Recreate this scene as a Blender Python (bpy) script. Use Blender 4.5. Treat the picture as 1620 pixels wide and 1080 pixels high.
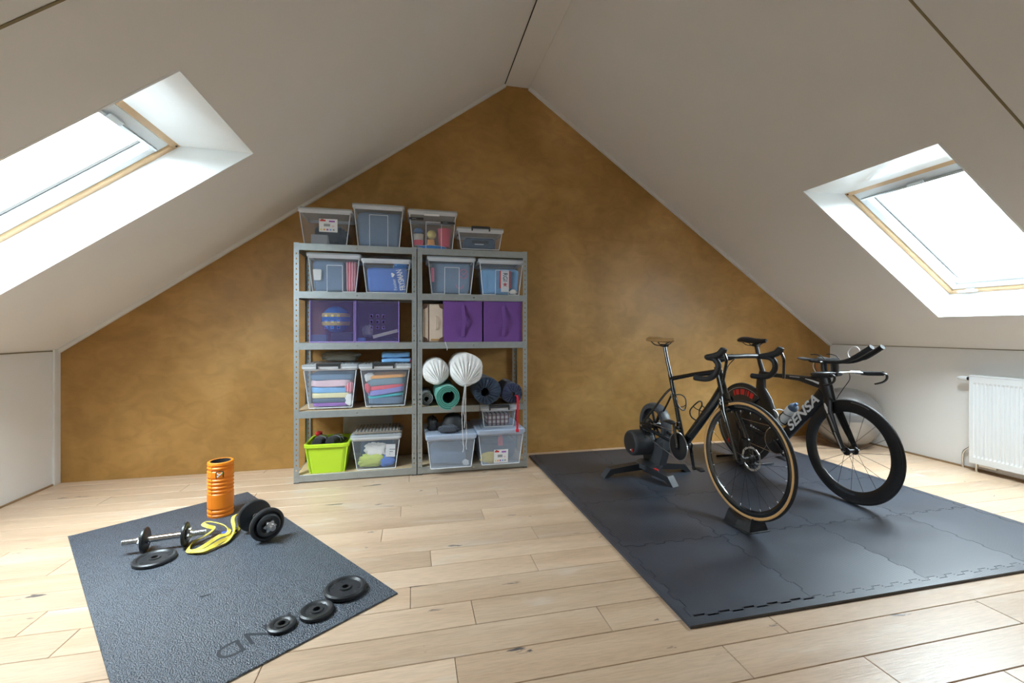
import bpy, math, random
from mathutils import Vector, Matrix, noise as mnoise
for o in list(bpy.data.objects): bpy.data.objects.remove(o)
scene = bpy.context.scene
COL = scene.collection
PI = math.pi
# ------------------------------------------------------------------ camera
cam_d = bpy.data.cameras.new('camera'); cam = bpy.data.objects.new('camera', cam_d); COL.objects.link(cam)
cam.location = (0, 0, 1.1406)
cam.rotation_euler = (PI/2, 0, -0.2238)
cam_d.sensor_width = 36.0; cam_d.lens = 36.0*697.22/1620
cam_d.shift_y = -(540-523.05)/1620
cam_d.clip_start = 0.05; cam_d.clip_end = 100
scene.camera = cam
# ------------------------------------------------------------------ world (bright overcast sky), exposure
world = bpy.data.worlds.new('sky'); scene.world = world; world.use_nodes = True
wn = world.node_tree.nodes; wl = world.node_tree.links
bg = wn['Background']; bg.inputs[1].default_value = 62.0
# overcast dome: brightest overhead, a third of that at the horizon; grey ground below it
wtc = wn.new('ShaderNodeTexCoord'); wsep = wn.new('ShaderNodeSeparateXYZ'); wl.new(wtc.outputs['Generated'], wsep.inputs[0])
wmap = wn.new('ShaderNodeMapRange'); wmap.inputs[1].default_value = -1; wmap.inputs[2].default_value = 1; wl.new(wsep.outputs['Z'], wmap.inputs[0])
wr_ = wn.new('ShaderNodeValToRGB'); wl.new(wmap.outputs[0], wr_.inputs[0]); we = wr_.color_ramp.elements
for _ in range(2): we.new(.5)
for _e, (_p, _c) in zip(we, ((0., (.045, .045, .04)), (.49, (.06, .06, .055)), (.515, (.30, .345, .38)), (1., (.82, .93, 1.)))): _e.position = _p; _e.color = _c+(1,)
wl.new(wr_.outputs[0], bg.inputs[0])
vs = scene.view_settings
vs.view_transform = 'Standard'; vs.look = 'None'; vs.exposure = 0.12; vs.gamma = 1.0; vs.use_curve_mapping = False
try:
    scene.cycles.diffuse_bounces = 6; scene.cycles.max_bounces = 12; scene.cycles.transparent_max_bounces = 24
    scene.cycles.use_denoising = True
    scene.cycles.sample_clamp_indirect = 8.0
except Exception: pass
# room numbers (metres): camera stands at x=0,y=0; gable wall at y=YB
XL, XR, YB, YF, ZK = -2.583, 4.517, 3.977, -2.6, 0.995
XA, XB, ZR = 0.834, 1.071, 3.405           # ridge casing
ML = (ZR-ZK)/(XA-XL); MR = (ZR-ZK)/(XR-XB)
def zl(x): return ZK+ML*(x-XL)
def zr(x): return ZK+MR*(XR-x)
SKY_L = (-2.222, -0.903, 2.012, 2.850)     # skylight openings x0,x1,y0,y1 in the ceiling plane
SKY_R = (2.830, 4.147, 1.850, 2.706)
ROOF_T = 0.27                              # vertical depth of the skylight linings
def portal(name, side, box):
    ld = bpy.data.lights.new(name, 'AREA'); ld.shape = 'RECTANGLE'
    lo = bpy.data.objects.new(name, ld); COL.objects.link(lo)
    x0, x1, y0, y1 = box; m = ML if side < 0 else -MR
    xm = (x0+x1)/2; z = (zl(xm) if side < 0 else zr(xm))+ROOF_T+.16
    nrm = Vector((m, 0, -1)).normalized()            # points into the room
    ld.size = (x1-x0)*math.sqrt(1+m*m)*1.0; ld.size_y = (y1-y0)*1.0
    ax = Vector((1, 0, m)).normalized(); zaxis = -nrm; ay = zaxis.cross(ax)
    lo.matrix_world = Matrix(((ax.x, ay.x, zaxis.x, xm), (ax.y, ay.y, zaxis.y, (y0+y1)/2), (ax.z, ay.z, zaxis.z, z), (0, 0, 0, 1)))
    ld.cycles.is_portal = True
# ------------------------------------------------------------------ materials
MATS = {}
def new_mat(name):
    m = bpy.data.materials.new(name); m.use_nodes = True; MATS[name] = m
    return m, m.node_tree.nodes, m.node_tree.links, m.node_tree.nodes['Principled BSDF']
def mat(name, col, rough=.5, metal=0., var=.08, scale=8., bump=0., bscale=60., alpha=1., coat=0., spec=.5, sheen=0., trans=0.):
    m, n, l, b = new_mat(name)
    b.inputs['Roughness'].default_value = rough; b.inputs['Metallic'].default_value = metal
    b.inputs['Specular IOR Level'].default_value = spec
    b.inputs['Coat Weight'].default_value = coat; b.inputs['Coat Roughness'].default_value = .08
    b.inputs['Sheen Weight'].default_value = sheen
    b.inputs['Transmission Weight'].default_value = trans
    tc = n.new('ShaderNodeTexCoord'); ns = n.new('ShaderNodeTexNoise')
    ns.inputs['Scale'].default_value = scale; ns.inputs['Detail'].default_value = 4
    l.new(tc.outputs['Object'], ns.inputs['Vector'])
    mx = n.new('ShaderNodeMix'); mx.data_type = 'RGBA'
    mx.inputs[6].default_value = tuple(max(0, c*(1-var)) for c in col)+(1,)
    mx.inputs[7].default_value = tuple(min(1, c*(1+var)) for c in col)+(1,)
    l.new(ns.outputs[0], mx.inputs[0]); l.new(mx.outputs[2], b.inputs['Base Color'])
    if bump:
        n2 = n.new('ShaderNodeTexNoise'); n2.inputs['Scale'].default_value = bscale; n2.inputs['Detail'].default_value = 3
        l.new(tc.outputs['Object'], n2.inputs['Vector'])
        bp = n.new('ShaderNodeBump'); bp.inputs['Strength'].default_value = bump; bp.inputs['Distance'].default_value = .01
        l.new(n2.outputs[0], bp.inputs['Height']); l.new(bp.outputs[0], b.inputs['Normal'])
    if alpha < 1:
        b.inputs['Alpha'].default_value = alpha
    return m
def ramp(n, stops):
    r = n.new('ShaderNodeValToRGB'); e = r.color_ramp.elements
    while len(e) < len(stops): e.new(.5)
    for i, (p, c) in enumerate(stops): e[i].position = p; e[i].color = tuple(c)+(1,)
    return r
def floor_mat():
    m, n, l, b = new_mat('oak')
    tc = n.new('ShaderNodeTexCoord'); oi = n.new('ShaderNodeObjectInfo')
    ad = n.new('ShaderNodeVectorMath'); ad.operation = 'ADD'
    sc = n.new('ShaderNodeVectorMath'); sc.operation = 'SCALE'; sc.inputs[0].default_value = (61, 37, 13)
    l.new(oi.outputs['Random'], sc.inputs['Scale']); l.new(tc.outputs['Object'], ad.inputs[0]); l.new(sc.outputs[0], ad.inputs[1])
    def nz(scale, vec, detail=5, rough=.55, dist=0.):
        mp = n.new('ShaderNodeMapping'); mp.inputs['Scale'].default_value = vec; l.new(ad.outputs[0], mp.inputs[0])
        t = n.new('ShaderNodeTexNoise'); t.inputs['Scale'].default_value = scale; t.inputs['Detail'].default_value = detail
        t.inputs['Roughness'].default_value = rough; t.inputs['Distortion'].default_value = dist
        l.new(mp.outputs[0], t.inputs['Vector']); return t
    g1 = nz(1.3, (.8, 6.0, 1), 5, .55, .5)
    r1 = ramp(n, [(.25, (.50, .34, .22)), (.5, (.60, .43, .295)), (.78, (.67, .51, .37))]); l.new(g1.outputs[0], r1.inputs[0])
    tone = n.new('ShaderNodeMapRange'); tone.inputs[3].default_value = .86; tone.inputs[4].default_value = 1.10; l.new(oi.outputs['Random'], tone.inputs[0])
    mu = n.new('ShaderNodeMix'); mu.data_type = 'RGBA'; mu.blend_type = 'MULTIPLY'; mu.inputs[0].default_value = 1
    l.new(r1.outputs[0], mu.inputs[6]); l.new(tone.outputs[0], mu.inputs[7])
    g2 = nz(14, (1.0, 10.0, 1), 3)                       # fine grain
    r2 = ramp(n, [(.35, (.82, .82, .82)), (.6, (1.04, 1.03, 1.02))]); l.new(g2.outputs[0], r2.inputs[0])
    m2 = n.new('ShaderNodeMix'); m2.data_type = 'RGBA'; m2.blend_type = 'MULTIPLY'; m2.inputs[0].default_value = .6
    l.new(mu.outputs[2], m2.inputs[6]); l.new(r2.outputs[0], m2.inputs[7])
    w = nz(1.5, (1.4, 5.0, 1), 3, .5, .4)                # whitish worn patches
    rw = ramp(n, [(.60, (0, 0, 0)), (.74, (.5, .5, .5))]); l.new(w.outputs[0], rw.inputs[0])
    m3 = n.new('ShaderNodeMix'); m3.data_type = 'RGBA'; m3.inputs[7].default_value = (.66, .60, .52, 1)
    l.new(rw.outputs[0], m3.inputs[0]); l.new(m2.outputs[2], m3.inputs[6])
    k = nz(4.2, (1.0, 4.2, 1), 5, .60, .5)               # knots and dark cracks
    rk = ramp(n, [(.672, (0, 0, 0)), (.705, (.88, .88, .88))]); l.new(k.outputs[0], rk.inputs[0])
    m4 = n.new('ShaderNodeMix'); m4.data_type = 'RGBA'; m4.inputs[7].default_value = (.055, .058, .066, 1)
    l.new(rk.outputs[0], m4.inputs[0]); l.new(m3.outputs[2], m4.inputs[6])
    l.new(m4.outputs[2], b.inputs['Base Color'])
    b.inputs['Roughness'].default_value = .36
    bp = n.new('ShaderNodeBump'); bp.inputs['Strength'].default_value = .12; bp.inputs['Distance'].default_value = .004
    l.new(g2.outputs[0], bp.inputs['Height']); l.new(bp.outputs[0], b.inputs['Normal'])
def ochre_mat():
    m, n, l, b = new_mat('ochre_plaster')
    tc = n.new('ShaderNodeTexCoord')
    def nz(s, d, dist, vec=(1, 1, 1)):
        mp = n.new('ShaderNodeMapping'); mp.inputs['Scale'].default_value = vec; l.new(tc.outputs['Object'], mp.inputs[0])
        t = n.new('ShaderNodeTexNoise'); t.inputs['Scale'].default_value = s; t.inputs['Detail'].default_value = d
        t.inputs['Distortion'].default_value = dist; l.new(mp.outputs[0], t.inputs['Vector']); return t
    a = nz(1.3, 5, .8); r = ramp(n, [(.3, (.31, .158, .036)), (.52, (.42, .225, .060)), (.75, (.54, .312, .104))]); l.new(a.outputs[0], r.inputs[0])
    f = nz(6, 4, 1.2, (1, 1, 1.6)); rf = ramp(n, [(.3, (.88, .87, .85)), (.65, (1.08, 1.08, 1.09))]); l.new(f.outputs[0], rf.inputs[0])
    mu = n.new('ShaderNodeMix'); mu.data_type = 'RGBA'; mu.blend_type = 'MULTIPLY'; mu.inputs[0].default_value = 1
    l.new(r.outputs[0], mu.inputs[6]); l.new(rf.outputs[0], mu.inputs[7]); l.new(mu.outputs[2], b.inputs['Base Color'])
    rr = n.new('ShaderNodeMapRange'); rr.inputs[3].default_value = .38; rr.inputs[4].default_value = .6; l.new(f.outputs[0], rr.inputs[0]); l.new(rr.outputs[0], b.inputs['Roughness'])
    bp = n.new('ShaderNodeBump'); bp.inputs['Strength'].default_value = .15; bp.inputs['Distance'].default_value = .01
    l.new(f.outputs[0], bp.inputs['Height']); l.new(bp.outputs[0], b.inputs['Normal'])
def glass_mat():
    m, n, l, b = new_mat('pane_glass'); n.remove(b)
    out = n['Material Output']; t = n.new('ShaderNodeBsdfTransparent'); t.inputs[0].default_value = (.96, .98, .98, 1)
    g = n.new('ShaderNodeBsdfGlossy'); g.inputs['Roughness'].default_value = .03
    mx = n.new('ShaderNodeMixShader'); mx.inputs[0].default_value = .05; l.new(t.outputs[0], mx.inputs[1]); l.new(g.outputs[0], mx.inputs[2]); l.new(mx.outputs[0], out.inputs[0])
def rubber_mat():
    m, n, l, b = new_mat('mat_rubber')
    tc = n.new('ShaderNodeTexCoord'); v = n.new('ShaderNodeTexVoronoi'); v.inputs['Scale'].default_value = 190
    l.new(tc.outputs['Object'], v.inputs['Vector'])
    r = ramp(n, [(.0, (.15, .185, .235)), (.55, (.036, .046, .063)), (.8, (.021, .027, .038))]); l.new(v.outputs['Distance'], r.inputs[0]); l.new(r.outputs[0], b.inputs['Base Color'])
    b.inputs['Roughness'].default_value = .45; b.inputs['Specular IOR Level'].default_value = .8
    bp = n.new('ShaderNodeBump'); bp.inputs['Strength'].default_value = .8; bp.inputs['Distance'].default_value = .004; bp.invert = True
    l.new(v.outputs['Distance'], bp.inputs['Height']); l.new(bp.outputs[0], b.inputs['Normal'])
def foam_mat(name='foam', diag='DIAGONAL'):
    m, n, l, b = new_mat(name)
    tc = n.new('ShaderNodeTexCoord'); w = n.new('ShaderNodeTexWave'); w.inputs['Scale'].default_value = 42; w.inputs['Distortion'].default_value = .4
    w.bands_direction = diag; l.new(tc.outputs['Object'], w.inputs['Vector'])
    ns = n.new('ShaderNodeTexNoise'); ns.inputs['Scale'].default_value = 5; l.new(tc.outputs['Object'], ns.inputs['Vector'])
    r = ramp(n, [(.3, (.026, .034, .050)), (.7, (.040, .050, .070))]); l.new(ns.outputs[0], r.inputs[0]); l.new(r.outputs[0], b.inputs['Base Color'])
    rr = n.new('ShaderNodeMapRange'); rr.inputs[3].default_value = .36; rr.inputs[4].default_value = .48; l.new(ns.outputs[0], rr.inputs[0]); l.new(rr.outputs[0], b.inputs['Roughness'])
    b.inputs['Specular IOR Level'].default_value = .8
    bp = n.new('ShaderNodeBump'); bp.inputs['Strength'].default_value = .25; bp.inputs['Distance'].default_value = .002
    l.new(w.outputs[1], bp.inputs['Height']); l.new(bp.outputs[0], b.inputs['Normal'])
def stripe_mat(name, c1, c2, scale, rough=.8, direction='X'):
    m, n, l, b = new_mat(name); tc = n.new('ShaderNodeTexCoord'); w = n.new('ShaderNodeTexWave'); w.inputs['Scale'].default_value = scale
    w.bands_direction = direction; w.inputs['Distortion'].default_value = 1.5; l.new(tc.outputs['Object'], w.inputs['Vector'])
    r = ramp(n, [(.45, c1), (.55, c2)]); l.new(w.outputs[0], r.inputs[0]); l.new(r.outputs[0], b.inputs['Base Color']); b.inputs['Roughness'].default_value = rough
def plaid_mat():
    m, n, l, b = new_mat('plaid'); tc = n.new('ShaderNodeTexCoord')
    def wv(d, s):
        w = n.new('ShaderNodeTexWave'); w.inputs['Scale'].default_value = s; w.bands_direction = d; l.new(tc.outputs['Object'], w.inputs['Vector']); return w
    a = wv('X', 9); c = wv('Z', 9)
    r1 = ramp(n, [(.0, (.62, .6, .55)), (.55, (.62, .6, .55)), (.75, (.45, .16, .06)), (.95, (.09, .05, .12))]); l.new(a.outputs[0], r1.inputs[0])
    r2 = ramp(n, [(.0, (1, 1, 1)), (.55, (.95, .93, .9)), (.75, (.75, .4, .22)), (.95, (.35, .3, .4))]); l.new(c.outputs[0], r2.inputs[0])
    mu = n.new('ShaderNodeMix'); mu.data_type = 'RGBA'; mu.blend_type = 'MULTIPLY'; mu.inputs[0].default_value = 1
    l.new(r1.outputs[0], mu.inputs[6]); l.new(r2.outputs[0], mu.inputs[7]); l.new(mu.outputs[2], b.inputs['Base Color']); b.inputs['Roughness'].default_value = .85
floor_mat(); ochre_mat(); glass_mat(); rubber_mat(); foam_mat(); foam_mat('foam_cross', 'X'); plaid_mat()
stripe_mat('red_stripe', (.55, .05, .09), (.72, .38, .42), 16)
mat('ceiling_paint', (.78, .765, .745), .75, var=.03, scale=3, bump=.03, bscale=150)
mat('wall_paint', (.80, .79, .77), .7, var=.03, scale=3, bump=.04, bscale=120)
mat('white_lacquer', (.84, .86, .86), .28, var=.02, coat=.3)
mat('white_trim', (.76, .75, .72), .5, var=.03)
mat('seam_brown', (.24, .19, .10), .7)
mat('gap_dark', (.03, .028, .025), .9)
mat('pine', (.60, .40, .22), .45, var=.15, scale=12, coat=.2)
mat('sash_white', (.70, .76, .80), .35, var=.02)
mat('aluminium', (.55, .58, .6), .32, metal=.9, var=.05)
mat('brown_wood', (.30, .19, .10), .5, var=.2, scale=10)
mat('subfloor', (.16, .10, .055), .9)
mat('zinc', (.42, .46, .47), .42, metal=.65, var=.12, scale=30)
mat('chipboard', (.60, .45, .27), .7, var=.15, scale=60)
mat('radiator_white', (.83, .86, .88), .3, var=.01, coat=.2)
mat('chrome', (.70, .71, .72), .16, metal=1., var=.04)
mat('steel', (.60, .60, .60), .3, metal=1., var=.06)
mat('black_iron', (.022, .024, .027), .38, var=.25, scale=40, bump=.08, bscale=120, spec=.6)
mat('gloss_black', (.008, .009, .010), .16, var=.2, coat=.8)
mat('satin_black', (.014, .014, .016), .38, var=.2)
mat('matte_black', (.018, .018, .020), .6, var=.2)
mat('carbon', (.020, .020, .022), .34, var=.3, scale=200, coat=.2)
mat('tyre_rubber', (.017, .017, .019), .6, var=.15, scale=30)
mat('tan_sidewall', (.60, .34, .13), .55, var=.08)
mat('tan_leather', (.42, .24, .09), .45, var=.15)
mat('decal_white', (.80, .81, .82), .4, var=.01)
mat('decal_red', (.62, .025, .025), .4, var=.03)
mat('decal_grey', (.30, .31, .33), .4)
mat('trainer_grey', (.058, .064, .074), .45, var=.1)
mat('trainer_dark', (.022, .024, .028), .4, var=.1)
mat('silver_ball', (.34, .34, .345), .32, metal=.75, var=.03, coat=.2)
mat('orange_foam', (.90, .235, .008), .42, var=.04, scale=40)
mat('yellow_rubber', (.82, .66, .10), .5, var=.06)
mat('blue_rubber', (.04, .08, .42), .5)
def clear(name, col, a, rough=.22):
    return mat(name, col, rough, var=.02, alpha=a, spec=.5)
clear('clear_plastic', (.50, .60, .74), .085, .15); clear('clear_rim', (.76, .80, .86), .66, .3); clear('clear_ridge', (.88, .91, .94), .75, .3)
clear('milky_plastic', (.55, .64, .78), .24, .3); clear('milky_lid', (.58, .68, .86), .66, .35)
clear('lid_clear', (.70, .75, .80), .45, .25); clear('violet_plastic', (.12, .10, .25), .27, .12); clear('violet_edge', (.45, .32, .72), .75, .2)
clear('lid_brown', (.36, .31, .26), .55, .2)
mat('clip_black', (.03, .033, .037), .4); mat('lime_plastic', (.50, .74, .03), .35, var=.03)
mat('purple_fabric', (.135, .045, .235), .8, var=.12, scale=90, sheen=.2)
mat('kraft_case', (.56, .45, .36), .6, var=.08, scale=30); mat('brown_corner', (.10, .05, .035), .5)
mat('paper_white', (.80, .80, .82), .6, var=.02)
mat('strap_red', (.65, .01, .03), .5)
mat('cord_white', (.62, .62, .64), .7); mat('cord_dark', (.03, .03, .04), .7)
def fab(name, c, var=.15): return mat('fab_'+name, c, .85, var=var, scale=14, bump=.25, bscale=45, sheen=.15)
for nm, c in dict(white=(.80, .79, .78), ivory=(.66, .60, .50), navy=(.022, .03, .075), darkblue=(.035, .06, .11), blue=(.09, .20, .62), steel=(.13, .20, .31), sky=(.18, .40, .70),
    denim=(.10, .20, .40), teal=(.02, .45, .52), green=(.025, .17, .13), greenlight=(.09, .33, .27), grey=(.30, .31, .32), dgrey=(.055, .065, .085), slate=(.075, .11, .17), khaki=(.22, .21, .17),
    yellow=(.78, .66, .22), cream=(.78, .70, .40), pink=(.72, .18, .30), coral=(.78, .10, .14), rose=(.72, .50, .56), lilac=(.26, .25, .62), purple=(.30, .10, .42), orange=(.82, .38, .10),
    lime=(.52, .60, .12), black=(.012, .012, .014), red=(.66, .03, .03), tealgrey=(.20, .29, .36), brightblue=(.01, .25, .75), bluegrey=(.17, .24, .36)).items(): fab(nm, c)
# ------------------------------------------------------------------ mesh helpers
class MB:
    def __init__(s, M=None): s.v = []; s.f = []; s.m = []; s.M = M; s.mi = 0; s.sm = []
    def add(s, vs, fs, smooth=False, M=None):
        k = len(s.v); T = M if M is not None else s.M
        for p in vs:
            p = Vector(p); s.v.append(tuple(T @ p) if T is not None else tuple(p))
        flip = T is not None and T.determinant() < 0
        for f in fs: s.f.append(tuple(i+k for i in (f[::-1] if flip else f))); s.m.append(s.mi); s.sm.append(smooth)
        return s
    def box(s, x0, x1, y0, y1, z0, z1, M=None):
        return s.add([(x, y, z) for z in (z0, z1) for y in (y0, y1) for x in (x0, x1)],
                     [(0, 2, 3, 1), (4, 5, 7, 6), (0, 1, 5, 4), (1, 3, 7, 5), (3, 2, 6, 7), (2, 0, 4, 6)], False, M)
    def cbox(s, x0, x1, y0, y1, z0, z1, c=.004, M=None):
        c = min(c, (x1-x0)*.45, (y1-y0)*.45, (z1-z0)*.45)
        vs = []; idx = {}
        for i, x in enumerate((x0, x1)):
            for j, y in enumerate((y0, y1)):
                for k, z in enumerate((z0, z1)):
                    sx, sy, sz = (1-2*i)*c, (1-2*j)*c, (1-2*k)*c
                    for a, p in enumerate(((x, y+sy, z+sz), (x+sx, y, z+sz), (x+sx, y+sy, z))):
                        idx[i, j, k, a] = len(vs); vs.append(p)
        I = lambda *t: idx[t]; fs = []
        for i in (0, 1):
            q = [I(i, 0, 0, 0), I(i, 1, 0, 0), I(i, 1, 1, 0), I(i, 0, 1, 0)]; fs.append(q if i else q[::-1])
            q = [I(0, i, 0, 1), I(1, i, 0, 1), I(1, i, 1, 1), I(0, i, 1, 1)]; fs.append(q[::-1] if i else q)
            q = [I(0, 0, i, 2), I(1, 0, i, 2), I(1, 1, i, 2), I(0, 1, i, 2)]; fs.append(q if i else q[::-1])
        for i in (0, 1):
            for j in (0, 1):
                q = [I(i, j, 0, 0), I(i, j, 0, 1), I(i, j, 1, 1), I(i, j, 1, 0)]; fs.append(q if (i ^ j) == 0 else q[::-1])
                q = [I(i, 0, j, 0), I(i, 0, j, 2), I(i, 1, j, 2), I(i, 1, j, 0)]; fs.append(q if (i ^ j) else q[::-1])
                q = [I(0, i, j, 1), I(0, i, j, 2), I(1, i, j, 2), I(1, i, j, 1)]; fs.append(q if (i ^ j) == 0 else q[::-1])
                for k in (0, 1):
                    q = [I(i, j, k, 0), I(i, j, k, 1), I(i, j, k, 2)]; fs.append(q if (i+j+k) % 2 else q[::-1])
        return s.add(vs, fs, False, M)
    def tube(s, pts, r, n=10, caps=True, closed=False, side=None, M=None, smooth=True, prof=None):
        P = [Vector(p) for p in pts]; N = len(P)
        rr = r if isinstance(r, (list, tuple)) and len(r) == N and not (N == 2 and False) else [r]*N
        vs = []; up = None
        for i in range(N):
            if closed: t = P[(i+1) % N]-P[i-1]
            else: t = P[min(i+1, N-1)]-P[max(i-1, 0)]
            t.normalize()
            if side is not None:
                a = Vector(side); a = (a-t*a.dot(t)).normalized(); b = t.cross(a)
            else:
                if up is None: up = Vector((0, 0, 1)) if abs(t.z) < .9 else Vector((1, 0, 0))
                a = up-t*up.dot(t)
                if a.length < 1e-6: a = t.orthogonal()
                a.normalize(); up = a; b = t.cross(a)
            q = rr[i]; ra, rb = q if isinstance(q, (list, tuple)) else (q, q)
            if prof: vs += [P[i]+a*(u*ra)+b*(w*rb) for u, w in prof]
            else: vs += [P[i]+a*(math.cos(2*PI*k/n)*ra)+b*(math.sin(2*PI*k/n)*rb) for k in range(n)]
        if prof: n = len(prof)
        fs = []
        for i in range(N if closed else N-1):
            j = (i+1) % N
            for k in range(n): fs.append((i*n+k, i*n+(k+1) % n, j*n+(k+1) % n, j*n+k))
        k0 = len(s.f); s.add(vs, fs, smooth, M)
        if caps and not closed:
            s.add(vs[:n], [tuple(range(n))[::-1]], False, M); s.add(vs[-n:], [tuple(range(n))], False, M)
        return s
    def cyl(s, p0, p1, r0, r1=None, n=20, caps=True, M=None): return s.tube([p0, p1], [r0, r0 if r1 is None else r1], n, caps, M=M)
    def lathe(s, prof, n=32, M=None, a0=0, a1=2*PI, smooth=True):
        full = abs(a1-a0-2*PI) < 1e-6; m = n if full else n+1; L = len(prof); vs = []
        for i in range(m):
            a = a0+(a1-a0)*i/n; c, d = math.cos(a), math.sin(a)
            vs += [(r*c, r*d, z) for r, z in prof]
        fs = []
        for i in range(n):
            j = (i+1) % m
            for k in range(L-1): fs.append((i*L+k, j*L+k, j*L+k+1, i*L+k+1))
        return s.add(vs, fs, smooth, M)
    def prism(s, poly, z0, z1, M=None):
        n = len(poly); ar = sum(poly[i][0]*poly[(i+1) % n][1]-poly[(i+1) % n][0]*poly[i][1] for i in range(n))
        if ar < 0: poly = poly[::-1]
        vs = [(x, y, z0) for x, y in poly]+[(x, y, z1) for x, y in poly]
        fs = [tuple(range(n))[::-1], tuple(range(n, 2*n))]+[(i, (i+1) % n, n+(i+1) % n, n+i) for i in range(n)]
        return s.add(vs, fs, False, M)
    def ball(s, c, r, n=16, m=10, M=None, fn=None, e=(1, 1)):
        rx, ry, rz = r if isinstance(r, (list, tuple)) else (r, r, r); vs = []
        sg = lambda t, p: math.copysign(abs(t)**p, t)
        for j in range(m+1):
            v = -PI/2+PI*j/m
            for i in range(n):
                u = 2*PI*i/n
                p = Vector((rx*sg(math.cos(v), e[1])*sg(math.cos(u), e[0]), ry*sg(math.cos(v), e[1])*sg(math.sin(u), e[0]), rz*sg(math.sin(v), e[1])))
                if fn: p = fn(p)
                vs.append(p+Vector(c))
        fs = [(j*n+i, j*n+(i+1) % n, (j+1)*n+(i+1) % n, (j+1)*n+i) for j in range(m) for i in range(n)]
        return s.add(vs, fs, True, M)
    def build(s, name, m, parent=None, kind=None):
        me = bpy.data.meshes.new(name); me.from_pydata(s.v, [], s.f)
        ms = m if isinstance(m, (list, tuple)) else [m]
        for x in ms: me.materials.append(MATS[x])
        me.polygons.foreach_set('material_index', s.m); me.polygons.foreach_set('use_smooth', s.sm)
        me.validate(); me.update()
        if any(s.sm): me.set_sharp_from_angle(angle=.62)
        o = bpy.data.objects.new(name, me); COL.objects.link(o)
        if parent is not None: o.parent = parent
        if kind: o['kind'] = kind
        return o
def tag(o, label, cat, group=None):
    o['label'] = label; o['category'] = cat
    if group: o['group'] = group
    return o
def thing(name, label, cat, loc=(0, 0, 0), rz=0., group=None, rot=None):
    o = bpy.data.objects.new(name, None); o.empty_display_size = .05; COL.objects.link(o)
    o.location = loc; o.rotation_euler = rot if rot else (0, 0, rz)
    return tag(o, label, cat, group)
def struct(o): o['kind'] = 'structure'; return o
def sempty(name, loc=(0, 0, 0)):
    o = bpy.data.objects.new(name, None); COL.objects.link(o); o.location = loc; o['kind'] = 'structure'; return o
def copy_tree(o, parent=None):
    c = o.copy(); COL.objects.link(c); c.parent = parent
    for ch in list(o.children):
        copy_tree(ch, c)
    return c
TY = Matrix(((1, 0, 0, 0), (0, 0, 1, 0), (0, -1, 0, 0), (0, 0, 0, 1)))   # local z -> world y
def spline(pts, k=6, closed=False):
    P = [Vector(p) for p in pts]; n = len(P); out = []
    for i in range(n if closed else n-1):
        a = P[(i-1) % n] if closed or i > 0 else P[0]; b = P[i]; c = P[(i+1) % n]; d = P[(i+2) % n] if closed or i+2 < n else P[-1]
        for j in range(k):
            t = j/k; out.append(.5*((2*b)+(c-a)*t+(2*a-5*b+4*c-d)*t*t+(3*b-a-3*c+d)*t**3))
    if not closed: out.append(P[-1])
    return out
def text_part(name, body, size, m, parent, M, depth=.0006, align='CENTER', sx=1., shear=0., bold=0.):
    cu = bpy.data.curves.new(name, 'FONT'); cu.body = body; cu.size = size; cu.align_x = align; cu.align_y = 'CENTER'
    cu.extrude = depth; cu.shear = shear; cu.offset = bold
    t = bpy.data.objects.new(name, cu); COL.objects.link(t)
    bpy.context.view_layer.update()
    me = bpy.data.meshes.new_from_object(t.evaluated_get(bpy.context.evaluated_depsgraph_get()))
    bpy.data.objects.remove(t); bpy.data.curves.remove(cu)
    me.transform(M @ Matrix.Diagonal((sx, 1, 1, 1))); me.materials.clear(); me.materials.append(MATS[m])
    o = bpy.data.objects.new(name, me); COL.objects.link(o); o.parent = parent
    return o
for _s, _b in ((-1, SKY_L), (1, SKY_R)): portal('skylight_portal', _s, _b)
# ================================================================== the room
rnd = random.Random(4)
# floor: subfloor slab with separate oak planks
fl = MB().box(XL-.1, XR+.1, YF-.1, YB+.1, -.12, -.006).build('floor', 'subfloor'); struct(fl)
KNOWN = {-2: [1.543], -1: [1.098, 2.325], 0: [.147, 1.391], 1: [-.497, .745], 2: [.245], 3: [-1.238, -.005], 4: [.59], 5: [.094], 6: [.68], 7: [-.162], 8: [.433], 9: [-.066]}
def plank(x0, x1, y0, y1):
    w, d = (x1-x0)/2-.0011, (y1-y0)/2-.0011
    o = MB().cbox(-w, w, -d, d, -.0145, 0, .0018).build('plank', 'oak', fl)
    o.location = ((x0+x1)/2, (y0+y1)/2, 0)
for k in range(-26, 17):
    y0 = 1.39+.156*k; y1 = min(y0+.156, YB)
    if y1-y0 < .02 or y1 < YF: continue
    js = list(KNOWN.get(k, []))
    if not js: js = [rnd.uniform(-.8, 1.0)]
    x = max(js)
    while True:
        x += rnd.uniform(1.2, 2.1)
        if x > XR-.3: break
        js.append(x)
    x = min(js)
    while True:
        x -= rnd.uniform(1.2, 2.1)
        if x < XL+.3: break
        js.append(x)
    ed = [XL]+sorted(js)+[XR]
    for a, b in zip(ed[:-1], ed[1:]): plank(a, b, y0, y1)
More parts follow.
